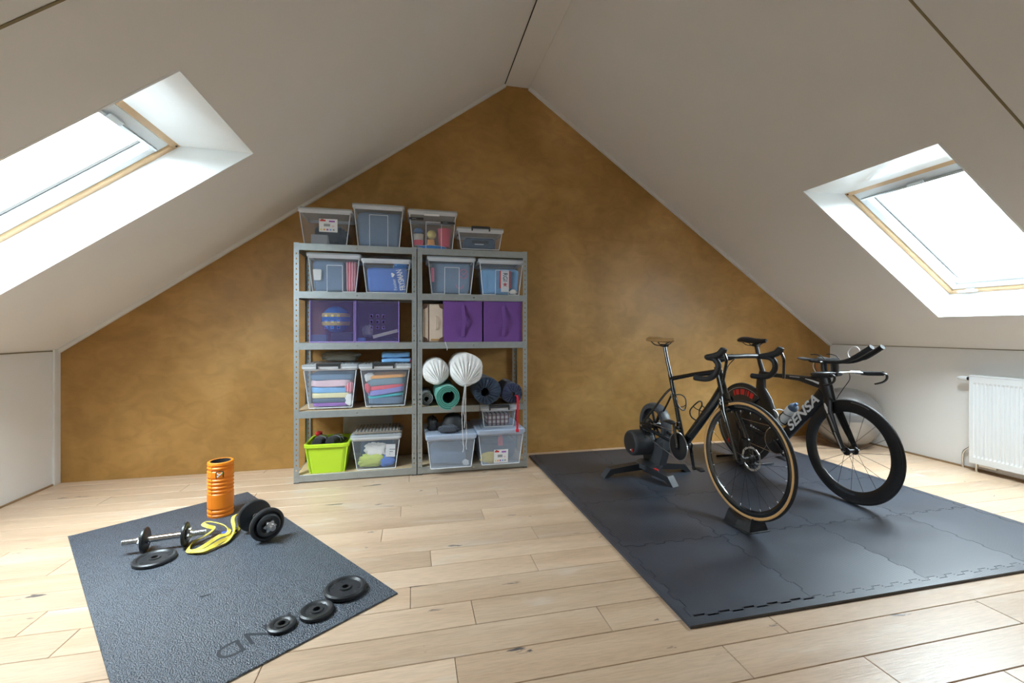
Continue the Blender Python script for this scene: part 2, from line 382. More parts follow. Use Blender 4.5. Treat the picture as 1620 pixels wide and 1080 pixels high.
# gable wall at the back (ochre plaster), knee walls, wall behind the camera
gable = [(XL-.2, 0), (XR+.2, 0), (XR+.2, ZK-.1), (XR, ZK), (XB, ZR), (XA, ZR), (XL, ZK), (XL-.2, ZK-.1)]
Mxz = lambda y: Matrix(((1, 0, 0, 0), (0, 0, -1, y), (0, 1, 0, 0), (0, 0, 0, 1)))
big = [(XL-.3, -.1), (XR+.3, -.1), (XR+.3, 1.3), (XB, ZR+.35), (XA, ZR+.35), (XL-.3, 1.3)]
struct(MB().prism(big, -.25, 0, Mxz(YB)).build('wall_back', 'ochre_plaster'))
struct(MB().prism(big, 0, .25, Mxz(YF)).build('wall_front', 'wall_paint'))
struct(MB().box(XL-.2, XL, YF, YB, -.01, ZK+.02).build('wall_left', 'wall_paint'))
struct(MB().box(XR, XR+.2, YF, YB, -.01, ZK+.02).build('wall_right', 'wall_paint'))
# sloping ceilings with a cut-out for each skylight
def slope(name, side, hole):
    xe, xi = (XL-.12, XA) if side < 0 else (XR+.12, XB)
    z = zl if side < 0 else zr
    xs = sorted([xe, hole[0], hole[1], xi]); ys = [YF, hole[2], hole[3], YB]; NY = 4
    mb = MB(); vs = []
    for lay in (0, .30):
        for x in xs:
            for y in ys: vs.append((x, y, z(x)+lay))
    fs = []
    I = lambda l, i, j: l*4*NY+i*NY+j
    for i in range(3):
        for j in range(NY-1):
            if i == 1 and j == 1: continue
            fs.append((I(0, i, j), I(0, i, j+1), I(0, i+1, j+1), I(0, i+1, j)))
            fs.append((I(1, i, j), I(1, i+1, j), I(1, i+1, j+1), I(1, i, j+1)))
    for i in range(3):
        fs += [(I(0, i, 0), I(0, i+1, 0), I(1, i+1, 0), I(1, i, 0)), (I(0, i, NY-1), I(1, i, NY-1), I(1, i+1, NY-1), I(0, i+1, NY-1))]
    for i in range(NY-1):
        fs += [(I(0, 0, i), I(1, 0, i), I(1, 0, i+1), I(0, 0, i+1)), (I(0, 3, i), I(0, 3, i+1), I(1, 3, i+1), I(1, 3, i))]
    mb.add(vs, fs); return struct(mb.build(name, 'ceiling_paint'))
slope('ceiling_left', -1, SKY_L); slope('ceiling_right', 1, SKY_R)
rb = struct(MB().box(XA+.004, XB-.003, YF, YB, ZR-.004, ZR+.4).build('ridge_beam', 'ceiling_paint'))
# trims: gable battens, panel seams, ridge joint, corner post, thin skirting strips
def batten(name, p0, p1, w, t, m, nrm):
    p0, p1 = Vector(p0), Vector(p1); d = (p1-p0).normalized(); n = Vector(nrm).normalized(); s = d.cross(n).normalized()
    L = (p1-p0).length; M = Matrix(((d.x, s.x, n.x, p0.x), (d.y, s.y, n.y, p0.y), (d.z, s.z, n.z, p0.z), (0, 0, 0, 1)))
    return struct(MB().cbox(0, L, -w/2, w/2, 0, t, .002, M).build(name, m))
NL = Vector((ML, 0, -1)).normalized(); NR = Vector((-MR, 0, -1)).normalized()
batten('trim_1', (XL, YB-.014, zl(XL)), (XA, YB-.014, zl(XA)), .028, .026, 'white_trim', NL)
batten('trim_2', (XR, YB-.014, zr(XR)), (XB, YB-.014, zr(XB)), .028, .026, 'white_trim', NR)
batten('trim_3', (XL+.02, 1.553, zl(XL+.02)), (XA, 1.553, zl(XA)), .011, .0025, 'seam_brown', NL)
batten('trim_4', (XR-.02, 1.533, zr(XR-.02)), (XB, 1.533, zr(XB)), .011, .0025, 'seam_brown', NR)
batten('trim_5', (XA, YF, ZR-.003), (XA, YB, ZR-.003), .009, .003, 'gap_dark', (0, 0, -1))
struct(MB().cbox(XL, XL+.016, YB-.062, YB, 0, ZK+.01, .003).build('trim_6', 'white_trim'))
struct(MB().box(XL, XL+.01, YF, YB, 0, .012).build('baseboard_left', 'brown_wood'))
struct(MB().box(XR-.012, XR, YF, YB, 0, .014).build('baseboard_right', 'brown_wood'))
struct(MB().box(XL, XL+.006, YF, YB-.06, ZK-.008, ZK-.001).build('trim_7', 'seam_brown'))
struct(MB().box(XR-.004, XR, YF, YB, ZK-.006, ZK-.001).build('trim_8', 'seam_brown'))
# skylights
def skylight(name, side, box):
    x0, x1, y0, y1 = box; z = zl if side < 0 else zr
    root = sempty(name)
    up, dn = (x1, x0) if side < 0 else (x0, x1)           # up-slope / down-slope x in the ceiling plane
    sg = -1 if side < 0 else 1                            # outwards direction in x
    m = ML if side < 0 else MR
    # outer (frame) rectangle at vertical offset ROOF_T: top lining runs level, bottom lining leans outwards
    upo = up+sg*(ROOF_T/m)*.98; dno = dn+sg*.12
    zo = lambda x: z(x)+ROOF_T
    def pan(nm, a, b, c, d, mt='white_lacquer', t=.012):
        A, B, Cc, D = map(Vector, (a, b, c, d)); n = (B-A).cross(D-A).normalized()
        cen = Vector(((x0+x1)/2, (y0+y1)/2, z((x0+x1)/2)+.1))
        if (cen-A).dot(n) > 0: n = -n
        vs = [A, B, Cc, D]+[p+n*t for p in (A, B, Cc, D)]
        return MB().add(vs, [(0, 1, 2, 3), (7, 6, 5, 4), (0, 4, 5, 1), (1, 5, 6, 2), (2, 6, 7, 3), (3, 7, 4, 0)]).build(nm, mt, root)
    lip = -.002
    pan('lining_panel', (up, y0, z(up)+lip), (up, y1, z(up)+lip), (upo, y1, zo(upo)), (upo, y0, zo(upo)))
    pan('lining_panel', (dn, y0, z(dn)+lip), (dn, y1, z(dn)+lip), (dno, y1, zo(dno)), (dno, y0, zo(dno)))
    for y in (y0, y1): pan('lining_panel', (up, y, z(up)+lip), (dn, y, z(dn)+lip), (dno, y, zo(dno)), (upo, y, zo(upo)))
    # frame coordinates: s along slope (0 at up end), y, q outwards normal
    d = Vector((dno-upo, 0, zo(dno)-zo(upo))); L = d.length; d.normalize(); yv = Vector((0, 1, 0)); q = d.cross(yv)
    if q.z < 0: q = -q
    O = Vector((upo, y0, zo(upo)))
    M = Matrix(((d.x, yv.x, q.x, O.x), (d.y, yv.y, q.y, O.y), (d.z, yv.z, q.z, O.z), (0, 0, 0, 1)))
    if M.determinant() < 0: pass
    W = y1-y0
    def bar(nm, s0, s1, a, b, q0, q1, mt, par=root, c=.003): return MB(M).cbox(s0, s1, a, b, q0, q1, c).build(nm, mt, par)
    f = .034
    bar('frame_rail', -.03, f, -.03, W+.03, 0, .10, 'pine'); bar('frame_rail', L-f, L+.03, -.03, W+.03, 0, .10, 'pine')
    bar('frame_stile', f, L-f, -.03, f, 0, .10, 'pine'); bar('frame_stile', f, L-f, W-f, W+.03, 0, .10, 'pine')
    a = f+.003; g = .052
    bar('sash_rail', a, a+.075, a, W-a, .012, .09, 'sash_white'); bar('sash_rail', L-a-g, L-a, a, W-a, .012, .09, 'sash_white')
    bar('sash_stile', a+.075, L-a-g, a, a+g, .012, .09, 'sash_white'); bar('sash_stile', a+.075, L-a-g, W-a-g, W-a, .012, .09, 'sash_white')
    for y in (a+g+.005, W-a-g-.005): bar('gasket', a+.075, L-a-g, y-.003, y+.003, .06, .075, 'gap_dark', c=.001)
    bar('vent_bar', a+.06, a+.078, a+.02, W-a-.02, .0, .014, 'aluminium')
    bar('vent_clip', a+.045, a+.075, W/2-.05, W/2+.05, -.004, .006, 'sash_white')
    bar('pane', a+.07, L-a-g+.006, a+g-.006, W-a-g+.006, .066, .072, 'pane_glass', c=.001)
    if side > 0:
        lt = bar('latch', L-f-.006, L-f+.012, W-.20, W-.07, -.016, 0, 'sash_white')
        MB(M).tube([(L-f, W-.12, -.01), (L-f-.03, W-.15, -.02), (L-f-.034, W-.2, -.02)], .005, 8).build('latch_handle', 'sash_white', lt)
    MB(M).cyl((f*.4, W-f*.5, -.002), (f*.4, W-f*.5, .004), .006, n=10).build('screw_plug', 'gap_dark', root)
    return root
skylight('window_1', -1, SKY_L); skylight('window_2', 1, SKY_R)
# ================================================================== shelving units
YS0, YS1 = 3.561, 3.957
LEV = [1.797, 1.436, 1.050, 0.536, 0.059]
def flange(mb, L, w, pitch=.0386, hx=.009, hz=.013):
    """a perforated strip: width w along +u, length L along z, returned as quads in (u,z)"""
    u0, u1 = w/2-hx/2, w/2+hx/2; vs = []; fs = []
    def quad(a, b, c, d):
        k = len(vs); vs.extend([(a, c), (b, c), (b, d), (a, d)]); fs.append((k, k+1, k+2, k+3))
    quad(0, u0, 0, L); quad(u1, w, 0, L); z = 0
    n = int(L/pitch)
    for i in range(n):
        zc = (i+.5)*pitch; quad(u0, u1, z, zc-hz/2); z = zc+hz/2
    quad(u0, u1, z, L)
    return vs, fs
def post(parent, x, y, sx, sy):
    """L-angle with its corner at x,y; flanges run along sx (x) and sy (y)"""
    mb = MB(); w = .036; H = 1.8
    vs, fs = flange(mb, H, w)
    for t in (0, .0018):
        mb.add([(x+sx*u, y+sy*t, z) for u, z in vs], fs); mb.add([(x+sx*t, y+sy*u, z) for u, z in vs], fs)
    mb.box(min(x, x+sx*w), max(x, x+sx*w), min(y, y+sy*.002), max(y, y+sy*.002), 0, .004)
    o = mb.build('post', 'zinc', parent)
    MB().cbox(min(x-sx*.001, x+sx*w), max(x-sx*.001, x+sx*w), min(y-sy*.001, y+sy*.02), max(y-sy*.001, y+sy*.02), .0, .007, .001).build('foot_cap', 'clip_black', o)
def shelf_unit(x0, x1, label):
    cx, cy = (x0+x1)/2, (YS0+YS1)/2
    r = thing('shelving_unit', label, 'shelf', (cx, cy, 0), group='steel shelving units against the ochre wall')
    a, b = x0-cx, x1-cx; c, d = YS0-cy, YS1-cy
    for x, sx in ((a, 1), (b, -1)):
        for y, sy in ((c, 1), (d, -1)): post(r, x, y, sx, sy)
    for z in LEV:
        h = .052
        def beam(*q):
            bo = MB().cbox(*q, .0015).build('beam', 'zinc', r); return bo
        bo = beam(a+.003, b-.003, c+.0022, c+.012, z-h, z)
        MB().cyl((0, c+.0021, z-h/2), (0, c-.0006, z-h/2), .004, n=10).build('rivet', 'chrome', bo)
        beam(a+.003, b-.003, d-.012, d-.0022, z-h, z)
        for x, q in ((a, 1), (b, -1)):
            xa, xb = sorted((x+q*.0022, x+q*.011)); beam(xa, xb, c+.013, d-.013, z-h, z)
        MB().box(a+.012, b-.012, c+.013, d-.013, z-.012, z-.001).build('shelf_board', 'chipboard', r)
    return r
shelf_unit(-.857, .0375, 'galvanised shelving unit holding the lime crate')
shelf_unit(.0450, .940, 'galvanised shelving unit holding the green rolled mat')
# ------------------------------------------------------------------ storage boxes
def rrect(w, d, r, n=3):
    """rounded rectangle outline centred on 0"""
    pts = []
    for cx, cy, a in ((w/2-r, d/2-r, 0), (-w/2+r, d/2-r, PI/2), (-w/2+r, -d/2+r, PI), (w/2-r, -d/2+r, 1.5*PI)):
        for i in range(n+1):
            t = a+PI/2*i/n; pts.append((cx+r*math.cos(t), cy+r*math.sin(t)))
    return pts
def loft(mb, rings, cap0=True, cap1=True, smooth=False):
    n = len(rings[0][0]); vs = []; fs = []
    for pts, z in rings: vs += [(x, y, z) for x, y in pts]
    for i in range(len(rings)-1):
        for k in range(n): fs.append((i*n+k, i*n+(k+1) % n, (i+1)*n+(k+1) % n, (i+1)*n+k))
    if cap0: fs.append(tuple(range(n))[::-1])
    if cap1: fs.append(tuple(range((len(rings)-1)*n, len(rings)*n)))
    return mb.add(vs, fs, smooth)
def tub(mb, wt, dt, wb, db, h, t=.0025, r=.02, z0=0.):
    """open tapered tub with real wall thickness"""
    R = lambda k, e: rrect(wb+(wt-wb)*k-2*e, db+(dt-db)*k-2*e, max(.004, r-e))
    loft(mb, [(R(0, 0), z0), (R(1, 0), z0+h), (R(1, t), z0+h), (R(0, t), z0+t)], True, True)
def tote(label, x0, x1, yf, yb, z, h, lid=.02, taper=.028, ridge=None, wheels=False, clips=None, body='clear_plastic', rim='clear_rim', lidm='lid_clear', ribs=0, group=None, name='storage_box', sticker=None, extra=None, rimh=.028, flare=.012):
    """x0..x1 is the rim width; the bottom is narrower by taper on each side"""
    cx, cy = (x0+x1)/2, (yf+yb)/2; w, d = x1-x0, yb-yf
    r = thing(name, label, 'storage box', (cx, cy, z), group=group or 'clear plastic storage boxes')
    wz = .012 if wheels else .0
    wt, dt = w-2*flare, d-2*flare; wb, db = wt-2*taper, dt-2*taper*.7; bh = h-lid-rimh-wz
    mb = MB(); tub(mb, wt, dt, wb, db, bh, z0=wz+.001); mb.build('body', body, r)
    mb = MB(); zz = wz+bh+.001
    A = lambda e: rrect(wt+2*e, dt+2*e, .02)
    loft(mb, [(A(0), zz), (A(flare*.5), zz+rimh*.3), (A(flare), zz+rimh*.55), (A(flare), zz+rimh), (A(flare-.008), zz+rimh), (A(-.003), zz)], False, False); mb.build('rim', rim, r)
    top = zz+rimh
    if lid > 0:
        mb = MB(); loft(mb, [(A(flare+.002), top), (A(flare+.002), top+lid*.7), (A(flare-.006), top+lid)], True, True)
        lo = mb.build('lid', lidm, r)
        for i in range(ribs):
            xx = -wt*.42+wt*.84*i/(ribs-1)
            MB().cbox(xx-.006, xx+.006, -dt*.46, dt*.46, top+lid, top+lid+.006, .002).build('lid_rib', lidm, lo)
    if ridge:
        # raised outline of the moulded recess on the front: x0,x1 as share of width, top share
        a, b, tp = ridge; fy = lambda k: -(db+(dt-db)*k)/2-.002
        fx = lambda s, k: s*(wb+(wt-wb)*k)
        z_ = lambda k: wz+.001+bh*k
        m1 = MB(); w0 = .0042
        path = [(fx(a*1.15, 0), fy(0), z_(.0)), (fx(a, tp), fy(tp), z_(tp)), (fx(b, tp), fy(tp), z_(tp)), (fx(b*1.15, 0), fy(0), z_(.0))]
        for p, q in zip(path[:-1], path[1:]): m1.tube([p, q], w0*.55, 6)
        m1.build('moulded_ridge', 'clear_ridge', r)
        for s in (-1, 1): MB().tube([(s*wb/2*.985, fy(0)+.006, z_(0)), (s*wt/2*.985, fy(1)+.006, z_(1))], .0032, 6).build('corner_edge', 'clear_ridge', r)
        MB().tube([(-wb/2*.97, fy(0)+.001, z_(.012)), (fx(a*1.15, 0), fy(0)+.001, z_(.012))], .004, 6).build('bottom_edge', 'clear_ridge', r); MB().tube([(fx(b*1.15, 0), fy(0)+.001, z_(.012)), (wb/2*.97, fy(0)+.001, z_(.012))], .004, 6).build('bottom_edge', 'clear_ridge', r)
    else:
        fy0, fy1 = -db/2-.001, -dt/2-.001
        for s in (-1, 1): MB().tube([(s*wb/2*.97, fy0+.004, wz+.004), (s*wt/2*.985, fy1+.004, wz+bh)], .003, 6).build('corner_edge', 'clear_ridge', r)
        MB().tube([(-wb/2*.96, fy0, wz+.004), (wb/2*.96, fy0, wz+.004)], .0035, 6).build('bottom_edge', 'clear_ridge', r)
    if wheels:
        for sx in (-1, 1):
            for sy in (-1, 1):
                MB().cyl((sx*wb*.36-.008, sy*db*.36, .0066), (sx*wb*.36+.008, sy*db*.36, .0066), .0063, n=12).build('wheel', 'clip_black', r)
    if clips:
        a, b = clips
        m3 = MB(); yy = -d/2-.004
        m3.cbox(a*w, b*w, yy-.006, yy+.03, top+lid*.3, top+lid+.008, .004); m3.cbox(a*w, a*w+.012, yy-.008, yy+.004, top-.016, top+lid, .003); m3.cbox(b*w-.012, b*w, yy-.008, yy+.004, top-.016, top+lid, .003)
        m3.build('clip', 'clip_black', r)
    if sticker:
        sx0, sx1, k0, k1 = sticker
        fyv = lambda k: -(db+(dt-db)*k)/2-.0025
        P0 = [(sx0*wt, fyv(k0), wz+bh*k0), (sx1*wt, fyv(k0), wz+bh*k0), (sx1*wt, fyv(k1), wz+bh*k1), (sx0*wt, fyv(k1), wz+bh*k1)]
        so = MB().add(P0+[(x, y+.001, z_) for x, y, z_ in P0], [(0, 1, 2, 3), (7, 6, 5, 4), (0, 4, 5, 1), (1, 5, 6, 2), (2, 6, 7, 3), (3, 7, 4, 0)]).build('paper_label', 'paper_white', r)
        def pr(nm, m, u0, u1, v0, v1):
            f = lambda u, v: (sx0*wt+(sx1-sx0)*wt*u, fyv(k0+(k1-k0)*v)-.0006, wz+bh*(k0+(k1-k0)*v))
            MB().add([f(u0, v0), f(u1, v0), f(u1, v1), f(u0, v1)], [(0, 1, 2, 3)]).build(nm, m, so)
        pr('label_print', 'decal_red', .06, .36, .80, .92); pr('label_print', 'brown_corner', .12, .24, .90, .97)
        pr('label_print', 'fab_purple', .54, .86, .76, .88); pr('label_print', 'decal_grey', .26, .60, .42, .62); pr('label_print', 'fab_rose', .7, .82, .4, .5)
        for i, m_ in enumerate(('fab_yellow', 'fab_orange', 'fab_purple', 'fab_sky', 'decal_grey')): pr('label_print', m_, .06+.17*i, .16+.17*i, .12, .24)
    return r
def garment(label, cat, m, cx, cy, cz, w, d, t, seed=0, *, name='folded_garment', group=None, sag=.2, tilt=0., amp=.35, e=(.26, .32), yaw=0., n=28, mm=12):
    """a folded or crumpled cloth: flattened super-ellipsoid with creases; cz is its underside"""
    o3 = Vector((seed*7.3, seed*3.1, seed*1.7)); s = max(w, d)
    crump = name.startswith(('crump', 'glove', 'rope', 'small_cloth', 'packed_bag'))
    def fn(p):
        q = Vector((p.x/s*5, p.y/s*5, p.z/max(t, .02)*.8))+o3
        a = mnoise.noise(q)*.6+mnoise.noise(q*2.3)*.3
        rid = abs(math.sin(p.z/max(t, .01)*9+seed+3*mnoise.noise(q*.7)))*.04*amp
        if crump:
            dd = Vector((p.x/(w/2), p.y/(d/2), p.z/(t/2))); k = .86+amp*(.42*mnoise.noise(dd*1.25+o3)+.30*(abs(mnoise.noise(dd*2.6+o3))-.18)+.16*mnoise.noise(dd*5+o3))
            return Vector((p.x*k, p.y*(.8+.2*k), p.z*k))
        fold = (abs(math.sin(p.x/s*11+2.2*mnoise.noise(q*.5)+seed))-.6)*.10*amp*t
        return Vector((p.x*(1+.05*amp*a-rid), p.y*(1+.05*amp*a-rid), p.z*(1+.6*amp*a)+fold+sag*t*mnoise.noise(Vector((p.x/s*3, p.y/s*2, seed)))+math.tan(tilt)*p.x))
    if crump: n, mm, e = 64, 36, (.7, .7)
    mb = MB().ball((0, 0, 0), (w/2, d/2, t/2), n, mm, fn=fn, e=e)
    zm = min(v[2] for v in mb.v); mb.v = [(x, y, z-zm) for x, y, z in mb.v]
    o = mb.build(name, m); o.location = (cx, cy, cz); o.rotation_euler = (0, 0, yaw)
    return tag(o, label, cat, group)
def panel_in_box(label, cat, m, x0, x1, y, z0, z1, seed=0, name='packed_cloth', th=.03, lean=0., group=None):
    """cloth pressed flat against the front wall of a box: a soft upright pad"""
    w, h = x1-x0, z1-z0
    o3 = Vector((seed*5.1, 3.3*seed, 0))
    def fn(p):
        a = mnoise.noise(Vector((p.x*9, p.z*9, 0))+o3)*.012+(abs(mnoise.noise(Vector((p.x*14, p.z*9, 2))+o3))-.2)*.014
        return Vector(((p.x+.25*a)*(1-.12*(.5-p.z/h)), p.y+(a if p.y > 0 else abs(a)*.6), p.z*(1+.06*mnoise.noise(Vector((p.x*8, seed, 1))))))
    mb = MB().ball((0, 0, 0), (w/2, th/2, h/2), 36, 20, fn=fn, e=(.22, .22))
    zm = min(v[2] for v in mb.v); mb.v = [(x, yy, z-zm) for x, yy, z in mb.v]
    o = mb.build(name, m); o.location = ((x0+x1)/2, y+th/2, z0); o.rotation_euler = (-lean, 0, 0)
    return tag(o, label, cat, group)
Z1, Z2, Z3, Z4, Z5 = [z+.0005 for z in LEV]
# --- top row
tote('milky clear box with paper label on top of the shelves, nearest the slope', -.840, -.449, 3.585, 3.945, Z1, .278, lid=.014, sticker=(-.12, .24, .42, .84))
garment('crumpled charcoal bag inside the labelled box on top', 'bag', 'fab_dgrey', -.625, 3.765, Z1+.005, .27, .22, .18, 3, name='packed_bag', amp=.6)
tag(MB().cbox(-.12/2, .06, -.05, .05, 0, .075, .003).build('small_carton', 'decal_grey'), 'small grey carton behind the label in the top box', 'carton').location = (-.69, 3.67, Z1+.006)
tote('tall clear box with arched recess full of blue-grey cloth, on top of the shelves', -.449, -.055, 3.585, 3.945, Z1, .330, lid=.014, ridge=(-.19, .19, .86))
panel_in_box('blue-grey cloth filling the tallest box on top', 'cloth', 'fab_bluegrey', -.420, -.083, 3.632, Z1+.006, Z1+.282, 4, th=.26)
t3 = tote('clear box of colourful toys with black tape strips on top of the shelves', -.031, .364, 3.585, 3.945, Z1, .312, lid=.014, ridge=(-.15, .19, .80))
for x0_, x1_, z_ in ((-.185, -.075, .235), (.06, .175, .213)):
    tp = MB().cbox(x0_, x1_, -.1800, -.1770, z_-.009, z_+.009, .0006).build('black_tape', 'clip_black', t3)
    MB().box(x0_+.02, x0_+.055, -.1806, -.1799, z_-.002, z_+.002).build('tape_print', 'decal_grey', tp)
MB().cbox(-.07, .05, -.181, -.178, .262, .278, .0006).build('paper_label', 'paper_white', t3)
def cup(label, m, x, y, z, r0, r1, h, name='toy_cup'):
    o = MB().lathe([(0, 0), (r0, 0), (r1, h*.9), (r1*1.04, h), (r1*.9, h), (r0*.85, h*.1), (0, h*.1)], 20).build(name, m); o.location = (x, y, z); return tag(o, label, 'toy', 'toys in the clear box on top')
def toyball(label, m, x, y, z, r, sq=1.):
    def fn(p): return Vector((p.x, p.y, p.z*(1-.05*math.cos(p.x*40))))
    o = MB().ball((0, 0, r*sq), (r, r, r*sq), 20, 12, fn=fn).build('toy_ball', m); o.location = (x, y, z); return tag(o, label, 'toy', 'toys in the clear box on top')
pl = tag(MB().lathe([(0, 0), (.12, 0), (.128, .018), (.12, .03), (.09, .036), (0, .036)], 32).build('toy_dish', 'fab_brightblue'), 'blue and white dish at the bottom of the toy box', 'toy', 'toys in the clear box on top'); pl.location = (.165, 3.757, Z1+.005)
MB().lathe([(.122, .0305), (.1235, .033), (.095, .0385), (.05, .038), (.05, .0364)], 32).build('dish_rim', 'paper_white', pl)
cup('yellow cup turned over on the dish in the toy box', 'fab_orange', .155, 3.70, Z1+.042, .034, .028, .05)
toyball('yellow ball above the yellow cup in the toy box', 'fab_yellow', .16, 3.70, Z1+.098, .038)
cup('red beaker at the end of the toy box', 'fab_coral', .268, 3.735, Z1+.042, .046, .054, .15, 'toy_beaker')
cup('red and white beaker under the blue ball in the toy box', 'fab_ivory', .055, 3.715, Z1+.042, .034, .04, .095, 'toy_beaker')
MB().lathe([(.0345, .002), (.0355, .002), (.0388, .045), (.038, .045)], 20).build('red_band', 'fab_coral', bpy.data.objects['toy_beaker.001'])
toyball('blue ball above the red and white beaker in the toy box', 'fab_denim', .055, 3.715, Z1+.140, .036, .7)
t4 = tote('low clear box on wheels with black clip on top of the shelves', .359, .747, 3.585, 3.90, Z1, .190, lid=.016, wheels=True, clips=(-.2, .2), taper=.02)
ic = thing('instrument_case', 'dark slate case lying inside the low wheeled box', 'case', (.555, 3.72, Z1+.018))
MB().cbox(-.13, .13, -.08, .08, 0, .10, .02).build('shell', 'fab_slate', ic)
MB().cbox(-.07, .07, -.083, -.0795, .052, .076, .001).build('black_label', 'clip_black', ic); MB().box(-.045, .03, -.0838, -.0829, .040, .047).build('white_print', 'decal_white', ic)
# --- second row
tote('clear box with arched recess and red striped cloth, second shelf', -.779, -.384, 3.585, 3.945, Z2, .298, lid=.014, ridge=(-.14, .17, .80))
panel_in_box('blue cloth in the box with red striped cloth', 'cloth', 'fab_bluegrey', -.748, -.503, 3.632, Z2+.006, Z2+.248, 11, th=.24)
panel_in_box('red striped cloth at the side of the arched clear box', 'cloth', 'red_stripe', -.503, -.424, 3.632, Z2+.006, Z2+.248, 12, th=.22)
panel_in_box('white cloth scrap in front of blue cloth on the second shelf', 'cloth', 'fab_white', -.735, -.672, 3.612, Z2+.09, Z2+.175, 13, th=.018)
tote('open clear box with a blue printed shirt, second shelf', -.384, -.001, 3.585, 3.945, Z2, .266, lid=0, taper=.024, rimh=.034)
sh = panel_in_box('blue shirt with white block lettering in the open clear box', 'shirt', 'fab_blue', -.352, -.033, 3.640, Z2+.006, Z2+.205, 14, th=.22, name='printed_shirt')
Rv = lambda x, y, z, a: Matrix.Translation((x, y, z)) @ Matrix.Rotation(PI/2, 4, 'X') @ Matrix.Rotation(a, 4, 'Z')
text_part('lettering', 'FRYSMAN', .062, 'decal_white', sh, Rv(.110, -.122, .105, PI/2-.0+.20), sx=.62, bold=.0012)
text_part('lettering', 'Finisher', .036, 'decal_white', sh, Rv(.062, -.122, .065, PI/2+.20), sx=.8)
hp = [(.016*math.sin(t)**3*1.1, .001*(13*math.cos(t)-5*math.cos(2*t)-2*math.cos(3*t)-math.cos(4*t))*1.05) for t in [2*PI*i/28 for i in range(28)]]
MB(Rv(.046, -.122, .142, PI/2+.2)).prism(hp, -.0005, .0008).build('heart_print', 'decal_white', sh)
garment('bright blue cloth poking out of the open clear box', 'cloth', 'fab_brightblue', -.085, 3.76, Z2+.200, .12, .16, .075, 15, name='crumpled_cloth', amp=.8)
garment('dark teal cloth behind the printed shirt in the open box', 'cloth', 'fab_darkblue', -.20, 3.885, Z2+.01, .26, .05, .23, 16, name='crumpled_cloth', amp=.4)
tote('clear box with arched recess and pink circle print, second shelf', .117, .514, 3.585, 3.945, Z2, .306, lid=.014, ridge=(-.15, .17, .82))
bd = panel_in_box('blue-grey board with pink circle drawn on it in the second shelf box', 'board', 'fab_bluegrey', .150, .482, 3.640, Z2+.006, Z2+.262, 17, th=.2, name='packed_board')
circ = [(.098+.034*math.cos(2*PI*i/24)*1.0, -.1155, .165+.036*math.sin(2*PI*i/24)) for i in range(24)]
MB().tube(circ, .0026, 6, closed=True).build('pink_circle', 'fab_pink', bd)
MB().tube([(.035, -.1155, .085), (.037, -.1155, .06), (.06, -.1155, .045), (.09, -.1155, .05), (.10, -.1155, .08)], .0024, 6).build('pink_scribble', 'fab_pink', bd)
MB().tube([(.085, -.1155, .175), (.098, -.1155, .155), (.118, -.1155, .18)], .0022, 6).build('pink_scribble', 'fab_pink', bd)
panel_in_box('bright pink strip at the side of the pink circle box', 'strip', 'fab_pink', .152, .180, 3.618, Z2+.10, Z2+.215, 18, th=.014, name='pink_strip')
tote('clear box of blue cloth with red and white banner beside the outer post, second shelf', .535, .925, 3.585, 3.945, Z2, .300, lid=.014, ridge=(-.14, .17, .80))
panel_in_box('blue bag in the banner box on the second shelf', 'bag', 'fab_sky', .565, .895, 3.640, Z2+.006, Z2+.225, 19, th=.2, name='packed_bag')
bn = thing('banner', 'white banner with red edges in a clear box', 'banner', (.765, 3.628, Z2+.03))
MB().cbox(-.034, .034, -.003, .003, 0, .175, .002).build('cloth', 'paper_white', bn)
for s in (-1, 1): MB().cbox(s*.041-.007, s*.041+.007, -.003, .003, .03, .178, .002).build('red_edge', 'decal_red', bn)
text_part('lettering', 'RGI', .052, 'fab_darkblue', bn, Rv(.0, -.004, .125, -PI/2), sx=.9, bold=.0008)
star = [((.021 if i % 2 == 0 else .009)*math.sin(PI*i/5), (.021 if i % 2 == 0 else .009)*math.cos(PI*i/5)) for i in range(10)]
MB(Rv(.0, -.004, .062, 0)).prism(star, -.0006, .001).build('red_star', 'decal_red', bn)
garment('crumpled white paper at the bottom of the banner box', 'paper', 'fab_white', .835, 3.622, Z2+.008, .07, .02, .045, 21, name='crumpled_paper', amp=1.)
